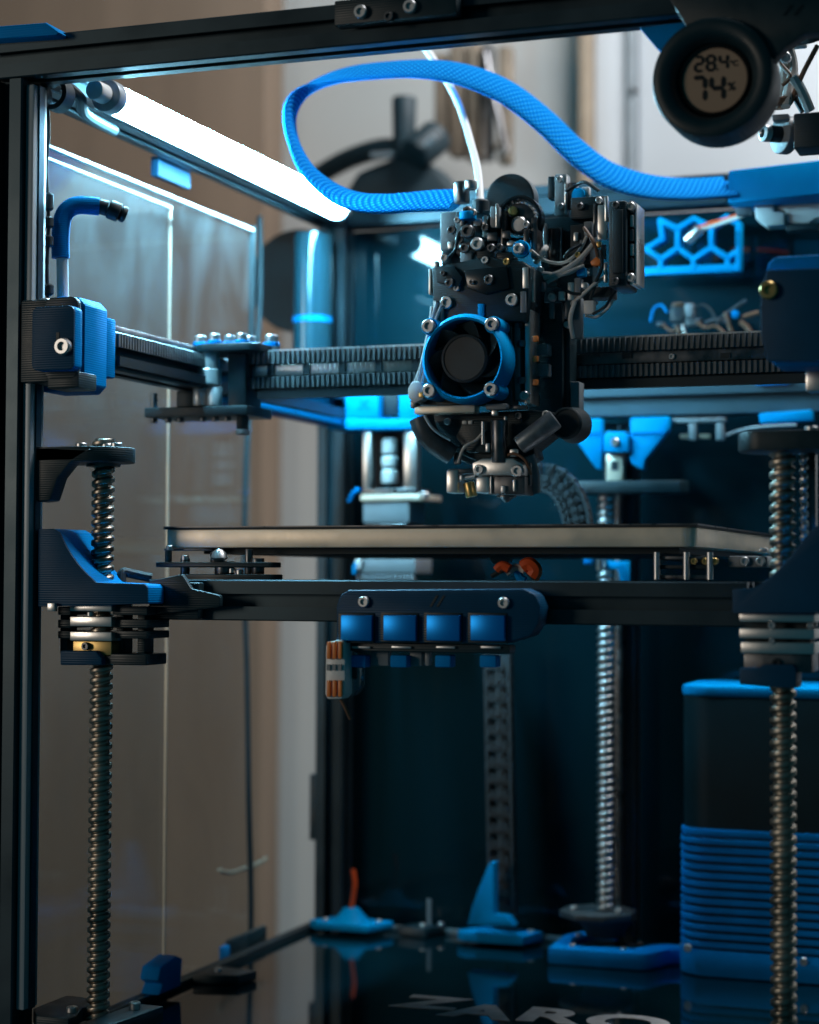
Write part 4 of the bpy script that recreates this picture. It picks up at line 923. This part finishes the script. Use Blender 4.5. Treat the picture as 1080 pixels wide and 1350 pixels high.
for tx, x, z, sz in (('°C', c.x+6.4, c.z+5.4, 3.4), ('%', c.x+5.6, c.z-5.0, 5.0)):
    o = text_mesh('unit_mark', tx, sz, 'digit', 0.0001); o.parent = scr
    o.rotation_euler = (math.radians(90), 0, 0); o.location = (Vector((x, c.y+7.2, z)) - Vector(scr['org_mm']))*S
MB().pprism([(880, -6), (1150, -6), (1150, 40), (1062, 44), (1036, 62), (1020, 80), (1000, 48), (905, 36)], 820.5, 9).build('mount_arm', 'black', t, bevel=1)
MB().pprism([(1032, 20), (1036, 20), (1046, 6), (1042, 6)], 820.1, 0.3).build('logo_stroke', 'gloss', t)
MB().pprism([(1046, 20), (1050, 20), (1060, 6), (1056, 6)], 820.1, 0.3).build('logo_stroke', 'gloss', t)
MB().pprism([(842, 36), (905, 28), (905, 92), (866, 64)], 838, 5).build('blue_gusset', 'blue', t, bevel=0.8)

# ================================================================== small camera and loose wires at the right edge
t = thing('inspection_camera', 'small black camera with a silver lens ring beside the thermometer', 'camera', P(1050, 200, 905))
pc = P(1006, 175, 905); ax = Vector((0.75, 0.66, 0)).normalized()
MB().lathe(pc, ax, [(0, 1.6), (-0.6, 2.4), (0, 4.0), (3, 4.0), (3, 1.6)], 28, close=True).build('lens_ring', 'steel', t)
MB().cyl(pc + ax*1, pc + ax*11, 3.9, n=24).build('barrel', 'rubber', t, bevel=0.4)
MB().cyl(pc + ax*9, pc + ax*14.5, 9.0, n=28).build('flange', 'grey', t, bevel=0.8)
MB().pbox(1046, 146, 1130, 193, 902, 18).build('body', 'black', t, bevel=1)
MB().pbox(1018, 150, 1040, 158, 903, 8).build('clamp', 'grey', t, bevel=0.6)
t = thing('wire_bundle', 'tangle of white and brown wires between thermometer and small camera', 'wires', P(1050, 140, 930))
for i, (pts, r, m_) in enumerate((([(1030, 60), (1034, 90), (1028, 118), (1020, 140)], 2.0, 'wire_w'), ([(1040, 62), (1046, 90), (1040, 116), (1036, 140)], 2.4, 'wire_w'), ([(1035, 66), (1052, 56), (1072, 52), (1100, 40)], 1.6, 'rubber'), ([(1078, 60), (1062, 90), (1052, 112), (1040, 138), (1022, 142)], 1.2, 'wire_b'), ([(1046, 100), (1058, 122), (1068, 146)], 2.6, 'alu'), ([(1040, 106), (1050, 128), (1060, 146)], 2.0, 'rubber'), ([(1024, 66), (1036, 58), (1056, 52), (1090, 48)], 1.8, 'wire_w'), ([(1036, 70), (1030, 84), (1042, 100), (1032, 112)], 1.0, 'wire_b'), ([(1018, 128), (1026, 134), (1040, 130)], 2.2, 'wire_b'))):
    MB().tube([P(x, y, 926 + 5*math.sin(i*1.3 + k*0.9)) for k, (x, y) in enumerate(pts)], r, 8).build('wire', m_, t)
screw(t, P(1036, 76, 918), 2.6, m='steel'); MB().pbox(1030, 50, 1062, 60, 932, 8).build('terminal', 'white', t, bevel=1)

# ================================================================== rear equipment
YRr = 1250.0
t = thing('hexagon_grille', 'blue honeycomb grille on the back panel right of the tool head', 'grille', P(912, 360, YRr))
q = lambda x, y: (840 + x/4.5, 210 + y/4.5)
for (xa, ya, xb, yb) in ((135,360,150,470),(135,360,240,410),(240,410,335,350),(335,350,440,400),(440,400,530,340),(530,340,600,380),(240,410,240,525),(440,400,440,520),(600,380,600,648),(150,470,50,530),(50,530,140,590),(240,525,140,590),(240,525,335,590),(335,590,440,520),(440,520,535,580),(535,580,600,540),(140,590,140,655),(335,590,335,650),(535,580,535,645),(36,664,604,642)):
    a = P(*q(xa, ya), YRr); b = P(*q(xb, yb), YRr); d = (b - a).normalized(); n_ = Vector((-d.z, 0, d.x)); wd = 1.7 if yb < 640 or xa == xb else 2.6
    a = a - d*1.0; b = b + d*1.0; dy_ = random.uniform(-0.25, 0.25)
    MB().prism([((a + n_*wd).x, (a + n_*wd).z), ((b + n_*wd).x, (b + n_*wd).z), ((b - n_*wd).x, (b - n_*wd).z), ((a - n_*wd).x, (a - n_*wd).z)], 'Y', YRr + dy_, YRr + 9 + dy_).build('bar', 'ringbase', t, bevel=0.4)
t = thing('sensor_lead', 'pale sensor tip on orange and pink leads before the honeycomb grille', 'sensor', P(916, 322, 1235))
MB().tube([P(908, 316, 1236), P(914, 310, 1234), P(922, 302, 1233)], 3.6, 12, sub=4).build('tip', 'alu', t)
MB().tube([P(920, 302, 1233), P(934, 296, 1230), P(966, 287, 1215), P(985, 280, 1200)], 1.5, 8).build('lead', 'wire_r', t)
MB().tube([P(918, 304, 1233), P(938, 298, 1229), P(968, 288, 1213), P(985, 281, 1200)], 1.3, 8).build('lead', 'wire_w', t)
t = thing('panel_reflection', 'small grey shapes imitating a blurred reflection on the back panel behind the cross beam', 'reflection', P(910, 445, 1245))  # blurred reflection on the panel, built as small solid blocks
for a, b, y0, y1, m_ in ((884, 902, 404, 424, 'chain'), (903, 914, 400, 418, 'grey'), (904, 924, 419, 430, 'chain'), (888, 900, 426, 434, 'black'), (866, 876, 424, 430, 'chain')):
    MB().pbox(a, y0, b, y1, 1244 + (a % 5), 8).build('block', m_, t, bevel=0.8)
MB().pbox(886, 399, 900, 403, 1246, 7).build('reflection_top', 'wire_b', t, bevel=0.6)
for pts, r, m_ in (([(892, 430), (896, 440), (890, 450)], 0.9, 'wire_b'), ([(900, 428), (903, 440), (910, 450)], 0.9, 'wire_w'), ([(874, 428), (884, 436), (896, 436)], 0.8, 'wire_b'), ([(914, 408), (926, 402), (938, 410), (946, 428)], 0.8, 'rubber'), ([(918, 424), (930, 432), (944, 430), (956, 440)], 0.9, 'wire_b'), ([(880, 412), (872, 402), (862, 408), (858, 424)], 0.8, 'blue')):
    MB().tube([P(x, y, 1242) for x, y in pts], r, 8, sub=4).build('lead', m_, t)  # thin streaks of the same panel reflection, modelled as leads
t = thing('reflected_leads', 'brown and grey leads shaped as blurred reflections on the back panel left of the right tensioner', 'wires', P(960, 445, 1246))  # reflected wires on the panel, modelled as solid leads
for pts, r, m_ in (([(950, 420), (966, 408), (984, 396)], 1.1, 'chain'), ([(956, 412), (962, 430), (968, 448)], 1.4, 'wire_b'), ([(976, 424), (986, 432), (992, 446)], 1.8, 'wire_b'), ([(980, 418), (992, 414), (1000, 412)], 1.4, 'wire_b'), ([(930, 426), (945, 422), (960, 424)], 1.4, 'chain')):
    MB().tube([P(x, y, 1246) for x, y in pts], r, 8, sub=4).build('lead', m_, t)  # reflections of wires on the panel, not real leads
MB().lathe(P(969, 414, 1244), (0, 1, 0), [(0, 2.6), (3, 2.6)], 14).build('blue_dot', 'blue', t, bevel=0.4)

# left rear drive
YM = 1205.0
t = thing('belt_motor', 'silver belt drive motor under a bright blue mount behind the tool head', 'motor', P(515, 770, YM))
MB().pprism([(432, 552), (556, 552), (556, 566), (432, 566)], YM-2, 30).build('mount_plate', 'ringbase', t, bevel=0.8)
bl = MB().pbox(452, 516, 499, 551.5, YM, 24).build('mount_block', 'ringbase', t, bevel=0.8)
for a, b in (((472, 526), (484, 540)), ((484, 526), (472, 540))):
    MB().pprism([a, (a[0]+4, a[1]), (b[0]+4 if b[0] > a[0] else b[0]+4, b[1]), b], YM-0.4, 0.5).build('logo_stroke', 'blue', bl)
MB().pbox(526, 516, 552, 551.5, YM, 24).build('mount_block', 'ringbase', t, bevel=0.8)
MB().pbox(500, 516, 524, 548, YM+8, 10).build('mount_recess', 'rubber', t, bevel=0.5)
for a, b in ((478, 489), (532, 549)):
    MB().pbox(a, 567, b, 645, YM+2, 8).build('pillar', 'alu', t, bevel=0.8)
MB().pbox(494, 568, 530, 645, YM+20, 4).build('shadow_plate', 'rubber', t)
for y0, y1, r in ((578, 598, 5.4), (601, 616, 5.6), (619, 637, 5.6)):
    p0, p1 = P(514, y1, YM+10), P(514, y0, YM+10)
    MB().lathe((p0.x, YM+10, p0.z), (0, 0, 1), [(0, r*0.92), (0.8, r), (p1.z-p0.z-1.5, r), (p1.z-p0.z, r*0.75)], 24).build('pulley', 'white', t)
MB().pbox(475, 652, 560, 660, YM-4, 34).build('flange', 'bedalu', t, bevel=0.5)
MB().pbox(478, 644, 548, 651.6, YM-1, 30).build('flange_shim', 'dsteel', t, bevel=0.5)
MB().pbox(478, 660.5, 540, 690, YM-2, 32).build('can', 'grey', t, bevel=1.5)
MB().pbox(480, 690.5, 536, 732, YM-1, 30).build('can', 'dsteel', t, bevel=1.0)
MB().pbox(468, 733, 548, 757, YM-3, 34).build('can', 'grey', t, bevel=1.5)
for k in range(11): MB().pbox(470 + k*7, 757.5, 474.5 + k*7, 766, YM-3, 6).build('cooling_fin', 'grey', t, bevel=0.3)
MB().tube([P(460, 662, YM+4), P(466, 650, YM+4), P(474, 645, YM+4)], 1.8, 8, sub=4).build('blue_lead', 'blue', t)
MB().pprism([(465, 748), (470, 734), (478, 733), (474, 752)], YM-6, 3).build('clip', 'white', t, bevel=0.5)
MB().pprism([(463, 756), (466, 742), (470, 742), (468, 758)], YM-7, 3).build('clip', 'ringbase', t, bevel=0.5)
screw(t, P(560, 653, YM-4), 3.0, (0, 0, 1), 'steel')
# rear rail bracket
t = thing('rail_bracket', 'bright blue V shaped bracket on the rear guide rail', 'bracket', P(820, 620, 1222))
MB().pprism([(760, 552), (793, 552), (793, 618), (786, 618), (757, 577), (757, 556)], 1218, 8).build('wing', 'ringbase', t, bevel=0.8)
MB().pprism([(831, 551), (882, 549), (882, 566), (850, 606), (848, 620), (834, 612), (831, 606)], 1218, 8).build('wing', 'ringbase', t, bevel=0.8)
for a, b in ((760, 791), (833, 876)): MB().pbox(a, 569, b, 573, 1217.2, 0.9).build('wing_groove', 'blue', t)
MB().pprism([(796, 574), (800, 569), (824, 569), (828, 574), (828, 596), (796, 596)], 1214, 10).build('clamp', 'ringbase', t, bevel=1)
screw(t, P(811, 583, 1213.4), 2.6, m='alu')
MB().pbox(799, 598, 821, 634, 1220, 9).build('slider', 'bedalu', t, bevel=0.8); MB().pbox(806, 608, 815, 620, 1219.6, 0.6).build('slider_hole', 'rubber', t)
# small parts below the rear cross rail
t = thing('terminal_strip', 'dark terminal strip with tan blocks under the rear cross rail', 'terminals', P(925, 580, 1225))
MB().pbox(886, 551, 956, 557, 1222, 10).build('bar', 'grey', t, bevel=0.5)
for a in (908, 944): MB().pbox(a, 557.5, a+10, 580, 1222, 6).build('post', 'grey', t, bevel=0.6)
for a, b in ((896, 907), (919, 936)): MB().pbox(a, 572, b, 578, 1224, 6).build('block', 'trim', t, bevel=0.6)
MB().tube([P(958, 574, 1222), P(975, 568, 1222), P(1000, 563, 1218), P(1050, 560, 1210)], 0.9, 8).build('lead', 'grey', t)
t = thing('blue_strip', 'short bright blue strip under the right end of the rear cross rail', 'strip', P(1035, 556, 1222))
MB().pprism([(1000, 545), (1070, 540), (1072, 554), (1002, 558)], 1220, 8).build('strip', 'ringbase', t, bevel=0.8)
MB().pprism([(996, 504), (1040, 502), (1040, 506), (996, 508)], 1222, 3).build('upper_strip', 'blue', t, bevel=0.3)
# wiring under the bed
t = thing('bed_wiring', 'small tangle of orange and white wires under the middle of the bed', 'wires', P(680, 762, 1000))
for i, (pts, r, m_) in enumerate((([(655, 752), (662, 746), (672, 750)], 2.4, 'wire_r'), ([(690, 748), (698, 744), (706, 752), (702, 760)], 3.6, 'wire_r'), ([(668, 756), (680, 748), (692, 752)], 1.8, 'wire_w'), ([(682, 752), (686, 762), (692, 766)], 2.2, 'blue'), ([(648, 760), (664, 752), (690, 750), (708, 768)], 1.2, 'rubber'))):
    MB().tube([P(x, y, 908 + 2*i) for x, y in pts], r, 8, sub=4).build('wire', m_, t)
MB().pprism([(643, 733), (672, 733), (672, 742), (650, 744)], 1010, 6).build('connector', 'grey', t, bevel=0.8)
t = thing('blue_hook', 'small bright blue hook under the right of the bed', 'hook', P(815, 768, 1190))
MB().pprism([(797, 740), (828, 740), (828, 768), (818, 768), (814, 751), (797, 750)], 1188, 6).build('hook', 'ringbase', t, bevel=0.8)
MB().cyl(P(791, 752, 1186), P(791, 734, 1186), 2.4, n=14).build('pin', 'alu', t)
MB().pbox(769, 736, 779, 744, 1190, 6).build('bead', 'blue', t, bevel=1)

# ================================================================== drag chains
def link_mesh():
    mb = MB()
    mb.box(-9, -7, -4, 4, -5.6, 5.2).box(7, 9, -4, 4, -5.6, 5.2).box(-7, 7, -3.4, -2.2, 1.8, 4.7).box(-1.6, 1.6, -3.3, -2.3, -4.9, 1.8).box(-7, 7, 2.4, 3.4, -4.9, 4.7)
    mb.cyl((-9.6, 0, 3.4), (-9, 0, 3.4), 2.2, n=10); mb.cyl((9, 0, 3.4), (9.6, 0, 3.4), 2.2, n=10)
    mb.cyl((0, -4.2, 0), (0, -3.4, 0), 2.6, 2.2, n=10)
    mb.box(-5.6, -3.4, -4.3, -3.4, -2.4, 2.4).box(3.4, 5.6, -4.3, -3.4, -2.4, 2.4)
    me = bpy.data.meshes.new('link'); me.from_pydata([tuple(v*S) for v in mb.v], [], mb.f); me.materials.append(M['chain'])
    bm = bmesh.new(); bm.from_mesh(me); bmesh.ops.recalc_face_normals(bm, faces=bm.faces[:]); bm.to_mesh(me); bm.free()
    return me
LINK = link_mesh()
def chain(parent, pts, scale=1.0, sz=1.0):
    for i in range(len(pts)-1):
        a, b = pts[i], pts[i+1]; d = (b - a).normalized()
        o = bpy.data.objects.new('link', LINK); COL.objects.link(o); o.parent = parent
        o.location = ((a + b)/2 - Vector(parent['org_mm']))*S
        z = d; y = Vector((0, 1, 0)); y = (y - z*y.dot(z)).normalized(); x = y.cross(z)
        o.rotation_euler = Matrix(((x.x, y.x, z.x), (x.y, y.y, z.y), (x.z, y.z, z.z))).to_euler(); o.scale = (scale, scale, scale*sz)
YCH = 1240.0
t = thing('drag_chain', 'upright dark grey drag chain hanging below the wiring cover', 'drag chain', P(662, 1205, YCH))
p0, p1 = P(657, 862, YCH), P(663, 1208, YCH); n = 16
chain(t, [p0.lerp(p1, i/n) for i in range(n+1)])
t = thing('drag_chain', 'short grey drag chain curving down behind the bed right of the nozzle', 'drag chain', P(765, 700, 1130))
chain(t, spline([P(x, y, 1130) for x, y in ((692, 634), (716, 629), (738, 638), (752, 656), (760, 678), (763, 702), (764, 726))], 2), scale=0.95, sz=0.62)

# ================================================================== feet and clips on the deck
t = thing('cable_anchor', 'flat blue cable foot with an orange wire in the rear left corner', 'cable foot', P(457, 1228, 1240))
x0, x1 = P(405, 1220, 1232).x, P(500, 1220, 1232).x; cx = (x0+x1)/2 + 3
MB().prism([(x0, 1236), (x0+8, 1228), (x1-6, 1226), (x1+4, 1250), (x0+14, 1256)], 'Z', ZD+3, ZD+8).build('base', 'ringbase', t, bevel=1.0)
MB().lathe((cx, 1240, ZD+8), (0, 0, 1), [(0, 13), (3, 10), (7, 6.5), (9, 5)], 20).build('dome', 'ringbase', t)
for xx, yy in ((x0+12, 1236), (x1-4, 1242)): screw(t, (xx, yy, ZD+8.6), 2.0, (0, 0, 1), 'steel')
MB().tube([(cx, 1240, ZD+16), (cx+1.6, 1240, ZD+26), (cx+2.4, 1240, ZD+34), (cx+1, 1240, ZD+43)], 1.7, 8).build('wire', 'wire_r', t)
t = thing('cable_anchor', 'blue cable foot with a tall sail shaped fin at the foot of the chain', 'cable foot', P(652, 1240, 1238))
x0, x1 = P(600, 1232, 1228).x, P(695, 1232, 1228).x
MB().prism([(x0, 1232), (x0+6, 1226), (x1-2, 1226), (x1+6, 1248), (x0+12, 1254)], 'Z', ZD+2, ZD+8.5).build('base', 'ringbase', t, bevel=1.2)
MB().pprism([(616, 1220), (622, 1196), (632, 1168), (643, 1142), (647, 1136), (651, 1138), (651, 1206), (668, 1208), (678, 1222)], 1214, 11.5).build('fin', 'ringbase', t, bevel=1.0)
screw(t, (x1-1, 1240, ZD+9), 2.2, (0, 0, 1), 'steel')
MB().tube([P(667, 1212, 1246), P(671, 1190, 1246), P(674, 1176, 1246)], 0.9, 8, sub=4).build('wire', 'wire_b', t)
t = thing('panel_clip', 'black clip with two bolts between the two blue cable feet', 'clip', P(560, 1228, 1244), 'black clips round the deck')
x0 = P(525, 1222, 1240).x; x1 = P(578, 1222, 1240).x
MB().prism([(x0, 1238), (x1-8, 1236), (x1, 1250), (x0+10, 1258)], 'Z', ZD+0.4, ZD+7).build('body', 'black', t, bevel=0.8)
for xx, yy in ((x1-12, 1243), (x1-2, 1252)): screw(t, (xx, yy, ZD+7.6), 2.2, (0, 0, 1), 'steel')
MB().cyl((x0+18, 1252, ZD+7), (x0+18, 1252, ZD+24), 1.6, n=10).build('pin', 'grey', t)
MB().box(-470, -290, 1254.5, 1258.5, ZD+0.4, ZD+4).build('deck_edge_bar', 'grey', label='thin grey bar along the rear edge of the deck', cat='bar', bevel=0.4)
t = thing('panel_clip', 'dark blue hooked clip on the left edge of the deck', 'clip', P(212, 1300, X=-516), 'black clips round the deck')
yy = P(212, 1298, X=-514).y
MB().prism([(yy-14, ZD+4.5), (yy+14, ZD+4.5), (yy+16, ZD+20), (yy+8, ZD+23), (yy-12, ZD+20), (yy-15, ZD+13), (yy-9, ZD+10)], 'X', -520, -508).build('hook', 'blue', t, bevel=1)
t = thing('panel_clip', 'low black clip with one bolt beside the left edge of the deck', 'clip', P(290, 1290, Z=ZD+3), 'black clips round the deck')
a = P(258, 1290, Z=ZD+2); b = P(322, 1292, Z=ZD+2)
MB().prism([(-513, a.y-8), (-486, a.y-2), (-482, a.y+16), (-513, a.y+22)], 'Z', ZD+0.4, ZD+6).build('body', 'black', t, bevel=0.8)
screw(t, (-503, a.y+6, ZD+6.6), 2.2, (0, 0, 1), 'steel')
t = thing('panel_clip', 'long low black clip outside the left deck edge near the cable', 'clip', P(335, 1255, X=-522), 'black clips round the deck')
yy = P(318, 1255, X=-520).y
MB().box(-532, -527.3, yy, yy+58, ZD-3, ZD+11).build('body', 'black', t, bevel=2)
MB().box(-531.5, -527.4, yy-9, yy-0.3, ZD-2, ZD+8).build('toe', 'blue', t, bevel=1)

# ================================================================== ribbed canister
t = thing('ribbed_canister', 'black canister with a ribbed blue lower half at the right of the deck', 'canister', (-190, 1215, ZD))
YA, YE = 1180.0, 1255.0
xl = P(900, 1180, YA+14).x; xr = XR + 19
def rr(d): return rounded(xl - d, xr + d, YA - d, YE, 20)
ztop = P(960, 905, YA).z; zl1 = P(960, 919, YA).z; zr1 = P(960, 1104, YA).z; zr0 = P(960, 1252, YA).z
MB().prism(rr(0), 'Z', ZD+3, zl1-0.3).build('body', 'canister', t, bevel=0.8)
MB().prism(rr(0.6), 'Z', zl1, ztop).build('lid', 'ringbase', t, bevel=1.6)
MB().prism(rr(1.2), 'Z', zr1+0.2, zr1+4.5).build('collar', 'blue', t, bevel=0.5)
NR = 13
for k in range(NR):
    z = zr0 + (zr1 - zr0)*(k + 0.1)/NR; h = (zr1 - zr0)/NR*0.66
    MB().prism(rr(1.6), 'Z', z, z+h).build('rib', 'blue', t, bevel=0.45, seg=1)
MB().prism(rr(-1.0), 'Z', zr0-0.5, zr1).build('rib_core', 'blue', t)
MB().prism(rr(1.8), 'Z', ZD+0.6, zr0-0.8).build('base', 'blue', t, bevel=1.0)
for px, py in ((907, 1250), (1060, 1268)): screw(t, P(px, py, YA-2.4), 2.4, m='steel')
